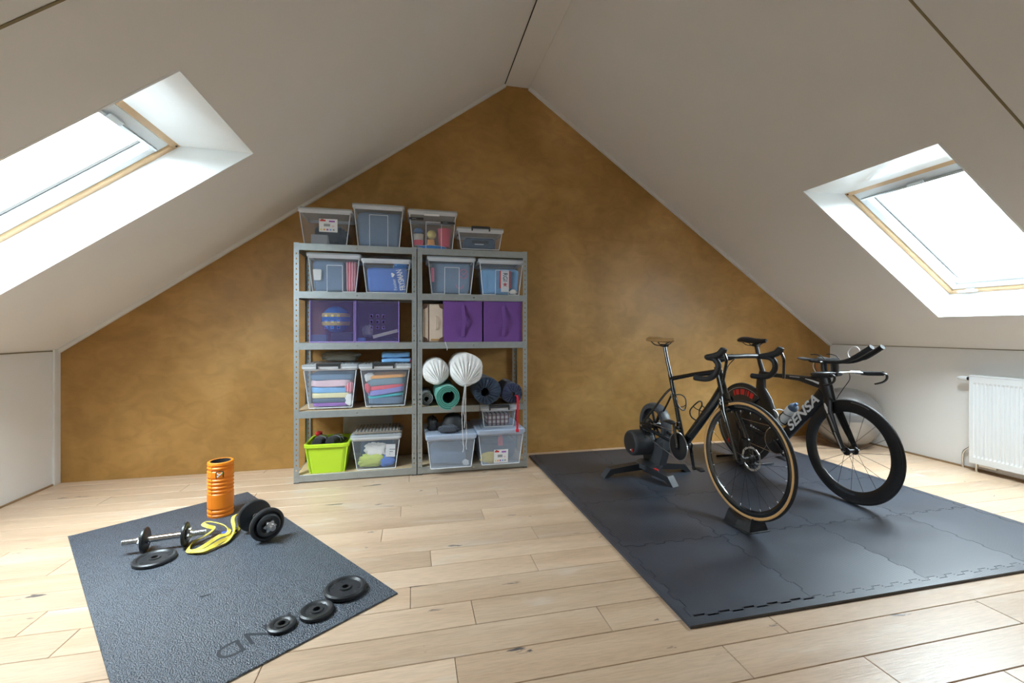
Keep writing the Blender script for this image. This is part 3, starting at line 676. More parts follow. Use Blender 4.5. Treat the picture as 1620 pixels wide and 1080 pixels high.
# --- third row
def cube_box(label, x0, x1):
    cx = (x0+x1)/2; w = x1-x0; h = .323; d = .34
    r = thing('cube_box', label, 'storage box', (cx, 3.590+d/2, Z3), group='violet see-through cube boxes')
    hs = [(-.065+.065*i, .155+.045*j) for i in range(3) for j in range(3)]; t = .003
    # front panel with nine square holes
    xs = [-w/2]+sum([[x-.0095, x+.0095] for x in (-.045, 0, .045)], [])+[w/2]
    zs = [0]+sum([[z-.0095, z+.0095] for z in (.115, .160, .205)], [])+[h]
    mb = MB()
    for y in (-d/2, -d/2+t):
        for i in range(7):
            for j in range(7):
                if i % 2 == 1 and j % 2 == 1: continue
                mb.add([(xs[i], y, zs[j]), (xs[i+1], y, zs[j]), (xs[i+1], y, zs[j+1]), (xs[i], y, zs[j+1])], [(0, 1, 2, 3)])
    fp = mb.build('front_panel', 'violet_plastic', r)
    for i in range(3):
        for j in range(3):
            x, z = (-.045, 0, .045)[i], (.115, .160, .205)[j]; q = .0098
            MB().tube([(x-q, -d/2-.001, z-q), (x+q, -d/2-.001, z-q), (x+q, -d/2-.001, z+q), (x-q, -d/2-.001, z+q)], .0021, 6, closed=True).build('hole_edge', 'violet_edge', fp)
    for s in (-1, 1): MB().box(min(s*w/2, s*(w/2-t)), max(s*w/2, s*(w/2-t)), -d/2+t, d/2, 0, h).build('side_panel', 'violet_plastic', r)
    MB().box(-w/2, w/2, d/2-t, d/2, 0, h).build('back_panel', 'violet_plastic', r)
    MB().box(-w/2, w/2, -d/2, d/2, 0, t).build('bottom_panel', 'violet_edge', r)
    for s in (-1, 1): MB().tube([(s*(w/2-.003), -d/2-.001, .002), (s*(w/2-.003), -d/2-.001, h)], .0032, 6).build('edge', 'violet_edge', r)
    MB().tube([(-w/2, -d/2-.001, .004), (w/2, -d/2-.001, .004)], .004, 6).build('edge', 'violet_edge', r)
    return r
cube_box('violet see-through cube box with a blue and yellow ball inside', -.754, -.430)
cube_box('violet see-through cube box with papers and a white book inside', -.425, -.096)
bl = tag(MB().ball((0, 0, .105), .105, 28, 18).build('play_ball', 'fab_brightblue'), 'blue and yellow ball in the violet cube box', 'ball'); bl.location = (-.585, 3.72, Z3+.075)
for z_ in (.075, .135):
    k = math.sqrt(.1055**2-(z_-.105)**2); MB().lathe([(k*1.0+.0006, z_-.018), (.1066, z_), (k+.0006, z_+.018)], 28).build('yellow_stripe', 'fab_yellow', bl)
tag(MB().cbox(-.055, .055, -.03, .03, 0, .055, .003).build('small_carton', 'fab_bluegrey'), 'small grey-blue carton below the ball in the violet cube', 'carton').location = (-.690, 3.635, Z3+.0045)
garment('dark folded cloth under the ball in the violet cube', 'cloth', 'fab_dgrey', -.53, 3.73, Z3+.0045, .17, .18, .068, 22)
bk = thing('white_book', 'white book lying slanted in the violet cube box', 'book', (-.20, 3.68, Z3+.055), rot=(0, -.26, 0))
MB().cbox(-.10, .10, -.07, .09, 0, .003, .001).build('cover', 'paper_white', bk); MB().cbox(-.10, .10, -.07, .09, .021, .024, .001).build('cover', 'paper_white', bk); MB().box(-.097, .098, -.068, .088, .003, .021).build('pages', 'fab_ivory', bk)
tag(MB().cbox(-.03, .03, -.04, .04, 0, .03, .006).build('blue_pouch', 'fab_blue'), 'small bright blue pouch in the corner of the papers cube', 'pouch').location = (-.385, 3.65, Z3+.0045)
garment('crumpled pale foil beside the white book in the violet cube', 'foil', 'fab_grey', -.345, 3.70, Z3+.036, .08, .10, .10, 23, name='crumpled_foil', amp=1.)
garment('dark bag under the white book in the violet cube', 'bag', 'fab_dgrey', -.20, 3.74, Z3+.0045, .20, .2, .045, 24, name='packed_bag')
sc_ = thing('suitcase', 'small beige suitcase with brown corners standing between the post and a purple box', 'suitcase', (.170, 3.74, Z3))
MB().cbox(-.078, -.038, -.16, .16, .002, .305, .006).build('lid_half', 'kraft_case', sc_); MB().cbox(-.034, .078, -.16, .16, .002, .303, .006).build('base_half', 'kraft_case', sc_)
MB().box(-.038, -.034, -.158, .158, .004, .30).build('seam', 'brown_corner', sc_)
for sx in (-1, 1):
    for zz, zq in ((0, 1), (.305, -1)):
        tri = [(sx*.080, zz), (sx*.040, zz), (sx*.050, zz+zq*.03), (sx*.080, zz+zq*.045)]
        MB(Matrix.Translation((0, -.1605, 0)) @ Matrix.Rotation(PI/2, 4, 'X')).prism(tri, -.001, .003).build('corner_patch', 'brown_corner', sc_)
MB().tube([(.02, -.162, .10), (.02, -.178, .12), (.02, -.178, .19), (.02, -.162, .21)], .0045, 8).build('handle', 'kraft_case', sc_)
MB().cbox(-.02, .045, -.1635, -.160, .012, .026, .001).build('name_plate', 'tan_leather', sc_)
def fabric_box(label, x0, x1, seed):
    w = x1-x0; h = .332; d = .35
    r = thing('fabric_box', label, 'storage box', ((x0+x1)/2, 3.582+d/2, Z3), group='purple fabric boxes')
    def fn(p):
        a = mnoise.noise(Vector((p.x*7+seed*9, p.z*11, seed)))*.010
        return Vector((p.x, p.y+(a-.004 if p.y < 0 else 0), p.z))
    mb = MB(); n = 12
    pts = lambda y: [[(-w/2+w*i/n, y, h*j/n) for i in range(n+1)] for j in range(n+1)]
    vs = [fn(Vector(p))+Vector((0, 0, 0)) for row in pts(-d/2) for p in row]; vs = [Vector((v.x, max(v.y, -d/2-.012), v.z)) for v in vs]
    fs = [(j*(n+1)+i, j*(n+1)+i+1, (j+1)*(n+1)+i+1, (j+1)*(n+1)+i) for i in range(n) for j in range(n)]
    mb.add(vs, fs, True); mb.build('front', 'purple_fabric', r)
    for s in (-1, 1): MB().cbox(min(s*w/2, s*(w/2-.006)), max(s*w/2, s*(w/2-.006)), -d/2, d/2, 0, h, .002).build('side', 'purple_fabric', r)
    MB().cbox(-w/2, w/2, d/2-.006, d/2, 0, h, .002).build('back', 'purple_fabric', r); MB().box(-w/2+.006, w/2-.006, -d/2+.004, d/2, .0, .006).build('base', 'purple_fabric', r)
    MB().cbox(-w/2, w/2, -d/2-.002, d/2, h-.012, h, .003).build('lid', 'purple_fabric', r)
    hp_ = spline([(0, -d/2-.010, .045), (.004, -d/2-.022, .11), (.008, -d/2-.034, .17), (.004, -d/2-.022, .235), (0, -d/2-.010, .295)], 5)
    MB().tube(hp_, [(.012, .0025)]*len(hp_), side=(1, 0, 0), prof=[(-1, -1), (1, -1), (1, 1), (-1, 1)], smooth=False).build('handle_strap', 'purple_fabric', r)
fabric_box('purple fabric box with a creased front next to the suitcase', .247, .563, 1)
fabric_box('purple fabric box next to the outer post', .577, .900, 5)
tag(MB().tube(spline([(.262, 3.556, 1.052), (.268, 3.548, 1.03), (.275, 3.546, 1.01), (.276, 3.548, .985)], 4), .0025, 6).build('white_string', 'cord_white'), 'short white cord hanging over the beam below the suitcase', 'cord')
# --- fourth row, clothes boxes
def stack(base, items, cx, cy, z, group):
    z0 = z
    for i, (lab, m, w, d, t, kw) in enumerate(items):
        g_ = 1.0+.42*(z-z0)
        garment(lab, 'clothes', m, cx+kw.pop('dx', 0)*.4, cy+kw.pop('dy', 0), z, w*g_, d*1.04, t*1.2, base+i, group=group, **kw); z += t
tote('clear wheeled clothes box under the khaki garment', -.805, -.402, 3.560, 3.945, Z4, .348, lid=.018, wheels=True, clips=(-.24, .18), ribs=14, taper=.03)
stack(30, [('plum folded garment at the very bottom of its box', 'fab_purple', .27, .28, .028, dict(amp=.2, dx=-.02)), ('slate blue folded garment above the plum one', 'fab_slate', .275, .28, .03, dict(amp=.2, dx=-.02)),
    ('cream yellow folded garment above the slate blue one', 'fab_cream', .275, .28, .04, dict(amp=.25, dx=-.02)), ('pale blue patterned garment over the cream one', 'fab_sky', .28, .28, .042, dict(amp=.5, dx=-.015)),
    ('white and rose garment in the middle of the khaki-topped box', 'fab_rose', .28, .285, .055, dict(amp=.6, dx=-.02)), ('steel blue garment at the top of the khaki-topped box', 'fab_steel', .30, .285, .05, dict(amp=.6))], -.600, 3.752, Z4+.018, 'clothes in the wheeled boxes')
garment('pink striped garment bulging at the side of the khaki-topped box', 'clothes', 'red_stripe', -.475, 3.640, Z4+.115, .06, .06, .075, 37, amp=.7, group='clothes in the wheeled boxes')
garment('upright white rolled cloth in the corner of the khaki-topped box', 'clothes', 'fab_white', -.480, 3.640, Z4+.018, .05, .06, .09, 38, amp=.3, group='clothes in the wheeled boxes', name='rolled_cloth')
garment('khaki grey garment thrown on the lid of a clothes box', 'clothes', 'fab_khaki', -.56, 3.78, Z4+.3555, .31, .20, .085, 39, name='crumpled_garment', amp=.7, sag=.5, e=(.8, .8))
tote('clear wheeled clothes box under the folded jeans', -.398, -.004, 3.555, 3.945, Z4, .344, lid=.018, wheels=True, clips=(-.24, .18), ribs=14, taper=.035)
stack(40, [('dark steel garment at the bottom of the jeans-topped box', 'fab_steel', .27, .28, .05, dict(amp=.5)), ('teal edged garment low in the jeans-topped box', 'fab_teal', .27, .28, .018, dict(amp=.4, tilt=.10)),
    ('lilac garment slanting across the jeans-topped box', 'fab_lilac', .275, .285, .042, dict(amp=.5, tilt=.14)), ('coral red garment in the middle of the jeans-topped box', 'fab_coral', .27, .28, .035, dict(amp=.5, tilt=.10)),
    ('grey blue garment above the coral one', 'fab_tealgrey', .28, .285, .055, dict(amp=.6, tilt=.05)), ('orange garment near the top of the jeans-topped box', 'fab_orange', .29, .285, .028, dict(amp=.4, dx=.0, tilt=.05))], -.200, 3.752, Z4+.018, 'clothes in the wheeled boxes')
garment('white crumpled cloth near the top corner of the jeans-topped box', 'clothes', 'fab_white', -.325, 3.63, Z4+.20, .08, .05, .07, 47, amp=.8, group='clothes in the wheeled boxes', name='crumpled_cloth')
garment('coral cloth bulging at the corner of the jeans-topped box', 'clothes', 'fab_coral', -.335, 3.625, Z4+.115, .05, .05, .08, 48, amp=.7, group='clothes in the wheeled boxes', name='crumpled_cloth')
garment('pale blue folded jeans, lower of the pair on the lid', 'clothes', 'fab_sky', -.12, 3.72, Z4+.3515, .23, .20, .030, 49, name='folded_jeans', amp=.3)
garment('pale blue folded jeans, upper of the pair on the lid', 'clothes', 'fab_sky', -.125, 3.725, Z4+.384, .225, .19, .042, 50, name='folded_jeans', amp=.5)
garment('small red cloth beside the folded jeans', 'cloth', 'fab_red', -.018, 3.66, Z4+.3515, .035, .05, .03, 51, name='small_cloth', amp=.6)
# --- fourth row, sacks and rolled mats
def sack(label, m, x, z, yf, yb, r, px=0., pz=0., seed=0, squash=1., pleats=19, cordm='cord_white', name='drawstring_sack', cat='sack', hole=None, group=None):
    """soft bag lying with its puckered mouth to the front; x,z centre of the mouth side, z of the underside in loc"""
    root = thing(name, label, cat, (x, yf, z-r*squash), group=group)
    n = 96; vs = []; L = yb-yf
    prof = []
    for k in range(9): t = k/8; prof.append((t**.8*.985, -.03*(1-t)**1.5-.045*(1-t**2)*(1 if hole is None else .4)+.045, 1-t))
    prof += [(1.0, .05, 0), (1.02, .10, 0), (1.0, L*.5, 0), (.97, L*.85, 0), (.8, L*.97, 0), (.3, L, 0), (.001, L, 0)]
    if hole: prof = [(max(q[0], hole), q[1]+(0 if q[0] > hole else .05), q[2]) for q in prof[:9]]+prof[9:]
    for (rr, y, c) in prof:
        for i in range(n):
            a = 2*PI*i/n
            pl_ = math.sin(a*pleats+2.5*mnoise.noise(Vector((math.cos(a)*2, math.sin(a)*2, seed))))
            amp = .10*c*(1-c)*2.2+.05*c
            w = rr*r*(1+amp*pl_*.5+.09*mnoise.noise(Vector((math.cos(a)*1.3, y*9, math.sin(a)*1.3+seed*5)))-.03*abs(mnoise.noise(Vector((math.cos(a)*5, y*5, math.sin(a)*5+seed*5)))))
            vs.append((w*math.cos(a)+px*c, y+pl_*.012*c*(1-c)*3+.010*mnoise.noise(Vector((math.cos(a)*3*rr, seed, math.sin(a)*3*rr))), r*squash+w*math.sin(a)*squash+pz*c))
    m_ = len(prof); fs = [(j*n+i, (j+1)*n+i, (j+1)*n+(i+1) % n, j*n+(i+1) % n) for j in range(m_-1) for i in range(n)]
    zmin = min(v[2] for v in vs); vs = [(a, b, max(c_-zmin, .0)) for a, b, c_ in vs]
    MB().add(vs, fs, True).build('body', m, root)
    return root, (px, r*squash+pz-zmin)
gp = 'soft bags and rolls on the fourth shelf'
s1, q1 = sack('white drawstring sack resting on the green and grey rolls', 'fab_white', .189, .815, 3.475, 3.93, .105, .02, -.075, 1, .98, group=gp)
MB().cbox(q1[0]-.012, q1[0]+.012, -.022, -.006, q1[1]-.006, q1[1]+.006, .003, ).build('cord_stop', 'clip_black', s1)
s2, q2 = sack('larger white drawstring sack with cords hanging down', 'fab_white', .424, .826, 3.43, 3.93, .131, -.016, -.102, 2, 1.0, group=gp)
MB().cbox(q2[0]-.01, q2[0]+.01, -.024, -.006, q2[1]-.008, q2[1]+.008, .003).build('cord_stop', 'clip_black', s2)
for dx, ze in ((-.030, -.52), (-.018, -.335), (-.002, -.50)):
    MB().tube(spline([(q2[0], -.012, q2[1]), (q2[0]+dx*.4, -.035, q2[1]-.04), (q2[0]+dx, -.04, q2[1]-.2), (q2[0]+dx+.006, -.045, q2[1]+ze+.09), (q2[0]+dx*.6, -.05, q2[1]+ze+.04), (q2[0]+dx+.004, -.05, q2[1]+ze)], 5), .0026, 6).build('drawcord', 'cord_white', s2)
s3, q3 = sack('dark navy stuff sack lying under the larger white sack', 'fab_darkblue', .600, .650, 3.49, 3.93, .112, -.03, -.005, 3, .98, hole=.32, cordm='cord_dark', group=gp)
MB().tube(spline([(q3[0]-.04, .0, q3[1]-.08), (q3[0]-.045, -.02, .03), (q3[0]-.045, -.036, -.03), (q3[0]-.045, -.03, -.13), (q3[0]-.03, -.012, -.18)], 4), .0022, 6).build('drawcord', 'cord_dark', s3)
s4, q4 = sack('small navy stuff sack with a red strap beside the outer post', 'fab_navy', .808, .625, 3.49, 3.93, .087, .0, .0, 4, .98, hole=.16, group=gp)
MB().ball((q4[0], .05, q4[1]), (.02, .02, .02), 12, 8).build('plug', 'kraft_case', s4)
MB().tube([(q4[0]+.015, -.008, q4[1]-.01), (q4[0]+.024, -.03, q4[1]-.012), (q4[0]+.026, -.034, q4[1]-.05), (q4[0]+.022, -.038, -.19)], [(.008, .0016)]*4, side=(1, 0, 0), prof=[(-1, -1), (1, -1), (1, 1), (-1, 1)], smooth=False).build('red_strap', 'strap_red', s4)
MB().cbox(q4[0]+.010, q4[0]+.034, -.046, -.030, -.215, -.188, .004).build('strap_buckle', 'strap_red', s4)
def rolled_mat(label, mats, x, z, yf, yb, ro, ri, turns, a_end, group):
    root = thing('rolled_mat', label, 'rolled mat', (x, yf, z-ro), group=group)
    n = int(turns*40); th = (ro-ri)/turns*.80; outer = []; inner = []
    for i in range(n+1):
        a = a_end-2*PI*turns*i/n; rr = ro-(ro-ri)*i/n
        outer.append((rr*math.cos(a), rr*math.sin(a))); inner.append(((rr-th)*math.cos(a), (rr-th)*math.sin(a)))
    zmin = min(p[1] for p in outer)
    def strip(nm, m, A, B):
        vs = []; fs = []
        for y in (0, yb-yf):
            vs += [(p[0], y, p[1]-zmin) for p in A]; vs += [(p[0], y, p[1]-zmin) for p in B]
        k = n+1
        for i in range(n): fs += [(i, i+1, k+i+1, k+i), (2*k+i, 3*k+i, 3*k+i+1, 2*k+i+1), (i, 2*k+i, 2*k+i+1, i+1), (k+i, k+i+1, 3*k+i+1, 3*k+i)]
        fs += [(0, k, 3*k, 2*k), (n, 2*k+n, 3*k+n, k+n)]
        MB().add(vs, fs, True).build(nm, m, root)
    mid = [((a[0]*.45+b[0]*.55), (a[1]*.45+b[1]*.55)) for a, b in zip(outer, inner)]
    strip('outer_layer', mats[0], outer, mid); strip('inner_layer', mats[1], mid, inner)
    return root
rolled_mat('green rolled exercise mat sticking out over the beam', ('fab_greenlight', 'fab_green'), .272, Z4+.0975, 3.385, 3.93, .096, .050, 3.6, -PI*.42, gp)
rolled_mat('grey rolled mat tucked between the post and the green mat', ('fab_grey', 'fab_dgrey'), .119, Z4+.0585, 3.602, 3.915, .057, .02, 3, -PI*.4, gp)
# --- bottom row
cr = thing('crate', 'lime green open plastic crate on the lowest shelf', 'crate', (-.628, 3.720, Z5))
mb = MB(); tub(mb, .300, .31, .25, .26, .205, .004, .03); mb.build('body', 'lime_plastic', cr)
mb = MB(); A = lambda e: rrect(.300+2*e, .31+2*e, .032)
loft(mb, [(A(0), .195), (A(.012), .20), (A(.014), .222), (A(.008), .227), (A(-.004), .224), (A(-.004), .195)], False, False); mb.build('rim', 'lime_plastic', cr)
for s in (-1, 1): MB().tube([(s*.122, -.132, .004), (s*.147, -.156, .195)], .005, 8).build('corner_edge', 'lime_plastic', cr)
def shoe(label, x, y, z, rz, m='fab_black'):
    r = thing('cycling_shoe', label, 'shoe', (x, y, z), rz, group='black shoes in the lime crate')
    prof = [(-.13, .03, .055), (-.12, .036, .08), (-.07, .038, .085), (-.01, .042, .07), (.06, .046, .048), (.11, .04, .034), (.13, .02, .022)]
    vs = []; n = 16
    for x_, w, h in prof:
        for i in range(n):
            a = 2*PI*i/n; vs.append((x_, w*math.cos(a), max(.008, h/2+h/2*math.sin(a)*1.0)))
    fs = [(j*n+i, j*n+(i+1) % n, (j+1)*n+(i+1) % n, (j+1)*n+i) for j in range(6) for i in range(n)]+[tuple(range(n))[::-1], tuple(range(6*n, 7*n))]
    MB().add(vs, fs, True).build('upper', m, r)
    MB().tube([(-.13, 0, .006), (-.05, 0, .006), (.05, .0, .006), (.128, 0, .008)], [(.006, .028), (.006, .03), (.006, .043), (.006, .02)], 12, side=(0, 0, 1)).build('sole', 'fab_dgrey', r)
    for k in (-.02, .025): MB().tube([(k, -.044, .03), (k, -.03, .066), (k, 0, .074), (k, .03, .066), (k, .044, .03)], .004, 6).build('strap', 'decal_grey', r)
    return r
garment('dark bag filling the bottom of the lime crate', 'bag', 'fab_dgrey', -.628, 3.720, Z5+.006, .22, .225, .165, 60, name='packed_bag', amp=.3)
shoe('black shoe on the post side of the lime crate', -.690, 3.720, Z5+.183, 1.45); shoe('black shoe on the inner side of the lime crate', -.580, 3.720, Z5+.183, 1.3)
tag(MB().ball((0, 0, .02), (.026, .03, .02), 14, 9, e=(.8, .8)).build('red_pouch', 'fab_red'), 'red pouch poking out of the lime crate', 'pouch').location = (-.728, 3.80, Z5+.235)
tote('clear box of sports clothes with ribbed lids beside the lime crate', -.458, -.079, 3.555, 3.875, Z5, .276, lid=.018, ribs=16, taper=.03)
garment('dark blue-grey clothes filling the box beside the lime crate', 'clothes', 'fab_slate', -.268, 3.737, Z5+.006, .262, .185, .20, 61, name='packed_clothes', amp=.3, e=(.4, .4))
garment('white cloth in the middle of the box beside the lime crate', 'clothes', 'fab_white', -.270, 3.622, Z5+.098, .17, .035, .105, 62, name='crumpled_cloth', amp=.8)
garment('lime yellow cloth low in the box beside the lime crate', 'clothes', 'fab_lime', -.310, 3.618, Z5+.012, .21, .035, .10, 63, name='crumpled_cloth', amp=.9)
garment('blue cloth at the foot of the box beside the lime crate', 'clothes', 'fab_blue', -.192, 3.620, Z5+.006, .125, .035, .095, 64, name='crumpled_cloth', amp=.8)
pp = tag(MB().cbox(-.036, .036, -.001, .001, 0, .10, .0005).build('paper_sheet', 'paper_white'), 'white printed sheet standing in the box beside the lime crate', 'paper'); pp.location = (-.165, 3.603, Z5+.088); pp.rotation_euler = (.03, .04, 0)
for k in range(3): MB().box(-.008, -.002+.02*k, -.0016, -.0008, .02+.018*k, .028+.018*k).build('sheet_print', 'decal_grey', pp)
ll = thing('spare_lid', 'brown-tinted ribbed spare lid lying on the clothes box', 'lid', (-.262, 3.715, Z5+.283))
MB().cbox(-.175, .175, -.15, .15, 0, .016, .006).build('plate', 'lid_brown', ll)
for i in range(13): MB().cbox(-.155+.0255*i-.005, -.155+.0255*i+.005, -.14, .14, .016, .022, .002).build('lid_rib', 'lid_clear', ll)
MB().cbox(.172, .190, -.05, .05, -.004, .022, .004).build('clip', 'clip_black', ll)
wl_ = thing('spare_lid', 'clear spare lid leaning upright against the wall behind the clothes box', 'lid', (-.36, 3.902, Z5+.0005), rot=(-.07, 0, 0))
mb = MB(); mb.cbox(-.20, .20, -.006, .006, 0, .415, .004); mb.build('plate', 'lid_clear', wl_)
for z_ in (.05, .37): MB().cbox(-.12, .12, -.011, -.005, z_-.008, z_+.008, .002).build('lid_rib', 'clear_rim', wl_)
tote('frosted blue lidded box with a black cap on top, lowest shelf', .105, .502, 3.460, 3.945, Z5, .270, lid=.022, body='milky_plastic', lidm='milky_lid', rim='milky_lid', taper=.024)
garment('steel blue cloth inside the frosted box', 'cloth', 'fab_steel', .290, 3.70, Z5+.006, .28, .36, .11, 65, name='packed_cloth', amp=.3)
garment('white cloth in the corner of the frosted box', 'cloth', 'fab_white', .42, 3.512, Z5+.008, .05, .03, .05, 66, name='crumpled_cloth', amp=.6)
tote('frosted clear box with paper label beside the outer post, lowest shelf', .507, .899, 3.470, 3.945, Z5, .288, lid=.022, body='milky_plastic', lidm='milky_lid', rim='milky_lid', taper=.026, sticker=(-.155, .16, .06, .52))
garment('yellow rope bundle in the labelled frosted box', 'rope', 'yellow_rubber', .605, 3.518, Z5+.006, .13, .03, .085, 67, name='rope_bundle', amp=1.)
tag(MB().lathe([(0, 0), (.02, 0), (.022, .02), (.022, .055), (.012, .07), (.012, .085), (0, .085)], 18).build('red_bottle', 'fab_coral'), 'small red bottle showing through the labelled frosted box', 'bottle').location = (.71, 3.545, Z5+.145)
garment('dark clothes inside the labelled frosted box', 'clothes', 'fab_slate', .705, 3.74, Z5+.006, .29, .32, .14, 68, name='packed_clothes', amp=.3)
ZT = Z5+.270
cp = thing('cap', 'black cap lying on the lid of the frosted box', 'cap', (.335, 3.66, ZT+.002), rz=-.5)
MB().lathe([(.092, 0), (.096, .02), (.092, .06), (.075, .10), (.045, .125), (0, .132)], 28).build('crown', 'matte_black', cp)
MB().tube([(-.07, -.085, .012), (0, -.135, .018), (.07, -.085, .012)], [(.05, .003)]*3, 12, side=(0, 1, 0)).build('peak', 'matte_black', cp)
MB().ball((0, 0, .133), (.008, .008, .005), 10, 6).build('button', 'matte_black', cp)
garment('dark grey glove in front of the black cap', 'glove', 'fab_dgrey', .285, 3.512, ZT+.002, .16, .075, .06, 70, name='glove', amp=.9, tilt=.15)
garment('black cloth behind the grey glove on the frosted box', 'cloth', 'matte_black', .165, 3.67, ZT+.002, .09, .14, .12, 71, name='crumpled_cloth', amp=.7)
sb = tote('small clear box of plaid cloth with black clip on the labelled frosted box', .548, .852, 3.545, 3.83, Z5+.288+.002, .172, lid=.016, taper=.016, clips=(-.28, .28))
panel_in_box('plaid cloth in the small clear box', 'cloth', 'plaid', .595, .805, 3.585, Z5+.288+.006, Z5+.288+.105, 72, th=.18)
# ================================================================== radiator
rd = thing('radiator', 'white ribbed panel radiator on the low wall', 'radiator', (4.462, 2.676, 0))
RL = 1.30; zb, zt = .072, .768
mb = MB(); prof = []; pitch = .0252; n = int((RL-.05)/pitch)
ys = [0]; ds = [0.]
for i in range(n):
    y0 = .025+i*pitch
    ys += [y0, y0+.005, y0+.015, y0+.020]; ds += [0, .006, .006, 0]
ys.append(RL); ds.append(0)
def rib_panel(x, sgn, nm):
    mb = MB(); rows = [(zb, 0), (zb+.045, 0), (zb+.062, 1), (zt-.062, 1), (zt-.045, 0), (zt, 0)]; vs = []; k = len(ys)
    for z, s in rows:
        for y, d in zip(ys, ds): vs.append((x+sgn*d*s, -y, z))
    fs = [(j*k+i, (j+1)*k+i, (j+1)*k+i+1, j*k+i+1) for j in range(5) for i in range(k-1)]
    mb.add(vs, [f if sgn > 0 else f[::-1] for f in fs]); mb.build(nm, 'radiator_white', rd)
rib_panel(-.032, 1, 'front_panel'); rib_panel(.036, -1, 'rear_panel')
MB().cbox(-.034, .038, -RL, 0, zt, zt+.012, .003).build('top_grille', 'radiator_white', rd)
for y in (-.004, -RL): MB().cbox(-.034, .038, y, y+.004, zb, zt, .001).build('side_cover', 'radiator_white', rd)
MB().box(-.032, .036, -RL, 0, zb-.002, zb).build('bottom_edge', 'radiator_white', rd)
MB().cyl((-.0, .005, .748), (-.0, .03, .748), .014, n=16).build('valve_collar', 'clip_black', rd)
MB().lathe([(0, 0), (.017, 0), (.019, .01), (.018, .04), (.014, .062), (.008, .07), (0, .071)], 20, Matrix.Translation((-.0, .028, .748)) @ Matrix.Rotation(-PI/2, 4, 'X')).build('valve_knob', 'radiator_white', rd)
MB().tube(spline([(.036, .01, .20), (.036, .045, .17), (.036, .08, .12), (.036, .081, .0)], 5), .0085, 12).build('pipe', 'chrome', rd)
MB().cyl((.0, -.03, .0), (.0, -.03, zb), .0085, n=12).build('pipe', 'chrome', rd)
MB().cbox(-.01, .012, -.16, -.05, .046, .07, .002).build('valve_block', 'steel', rd)
for y in (-.25, -1.05): MB().cbox(.036, .055, y-.015, y+.015, .1, .7, .002).build('wall_bracket', 'radiator_white', rd)
# ================================================================== exercise ball
ba = thing('exercise_ball', 'large silver exercise ball in the corner behind the racing bike', 'ball', (4.205, 3.53, 0))
def ridge_ball(p): return p*(1+.004*math.cos(p.z/.29*34))
MB().ball((0, 0, .287), .288, 40, 60, fn=ridge_ball).build('skin', 'silver_ball', ba)
MB().cyl((-.05, -.278, .37), (-.052, -.292, .372), .012, n=12).build('valve_plug', 'clip_black', ba)
# ================================================================== rubber mat with weights
MA = -0.943
gm = thing('gym_mat', 'black pebbled rubber gym mat lying askew on the planks', 'mat', (-.955, 2.445, 0), MA)
MB().cbox(-.909, .909, -.448, .448, 0, .007, .002).build('slab', 'mat_rubber', gm)
mat('mat_letter', (.022, .026, .034), .5)
Mt = lambda x, y, a: Matrix.Translation((x, y, .0072)) @ Matrix.Rotation(a, 4, 'Z')
for i, (ch, xx, yy) in enumerate((('A', .731, .047), ('N', .737, -.048), ('D', .750, -.145))):
    text_part('embossed_letter', ch, .118, 'mat_letter', gm, Mt(xx, yy, -PI/2), depth=.0004, sx=1.05)
gm2 = tag(MB().tube(spline([(-.02, 0, .0025), (-.008, -.004, .003), (.004, .001, .003), (.02, .008, .0025)], 4), .0018, 6).build('loose_thread', 'cord_dark'), 'curled black thread lying on the gym mat', 'thread'); gm2.location = (-.862, 2.128, .0072)
ZM = .0075
def plate_mesh(mb, R, T, hole=.014, rim=.016):
    prof = [(hole, 0), (hole, T*.92), (hole+.011, T*.92), (hole+.013, T*.66), (R-rim-.008, T*.66), (R-rim, T*.98), (R-rim*.4, T), (R, T*.75), (R, T*.25), (R-rim*.4, 0), (hole, 0)]
    mb.lathe(prof, 48)
def weight_plate(label, x, y, R, T, rz):
    r = thing('weight_plate', label, 'weight plate', (x, y, ZM), rz, group='loose weight plates on the gym mat')
    mb = MB(); plate_mesh(mb, R, T); mb.build('disc', 'black_iron', r)
    k = R*.66; q = R*.045
    for i in range(12):                                   # worn raised marks around the hub
        if i in (2, 3, 8, 9): continue
        a = 2*PI*i/12; M_ = Matrix.Translation((k*math.cos(a), k*math.sin(a), T*.66)) @ Matrix.Rotation(a, 4, 'Z')
        MB(M_).cbox(-q*2, q*2, -q*(1.6 if i % 2 else .9), q*(1.2 if i % 3 else .7), 0, .0016, .0005).build('raised_mark', 'black_iron', r)
    MB(Matrix.Translation((0, 0, T*.665))).lathe([(R*.86*.92, 0), (R*.86*.92, .001), (R*.78, .001), (R*.78, 0)][::-1], 40).build('inner_ring', 'black_iron', r)
    return r
weight_plate('weight plate lying alone in front of the chrome bar', -1.237, 2.512, .089, .020, .4)
weight_plate('largest of three weight plates in a row, nearest the mat corner', -.281, 2.030, .087, .025, -.6)
weight_plate('middle one of three weight plates in a row', -.372, 1.900, .065, .019, 1.9)
weight_plate('smallest of three weight plates in a row, on the letters', -.485, 1.842, .051, .016, .2)
def bar_part(parent, L, r=.0142):
    """threaded chrome bar along local y at z=0"""
    MB().cyl((0, -L*.19, 0), (0, L*.19, 0), r*1.08, n=20).build('grip', 'chrome', parent)
    for s in (-1, 1):
        pf = [(0, 0)]; k = int(L*.31/.0062)
        for i in range(k): pf += [(r*.86, i*.0062), (r, i*.0062+.0022), (r, i*.0062+.004), (r*.86, i*.0062+.0062)]
        pf += [(0, k*.0062)]
        MB().lathe(pf, 16, Matrix.Translation((0, s*L*.19, 0)) @ Matrix.Rotation(-s*PI/2, 4, 'X')).build('thread', 'steel', parent)
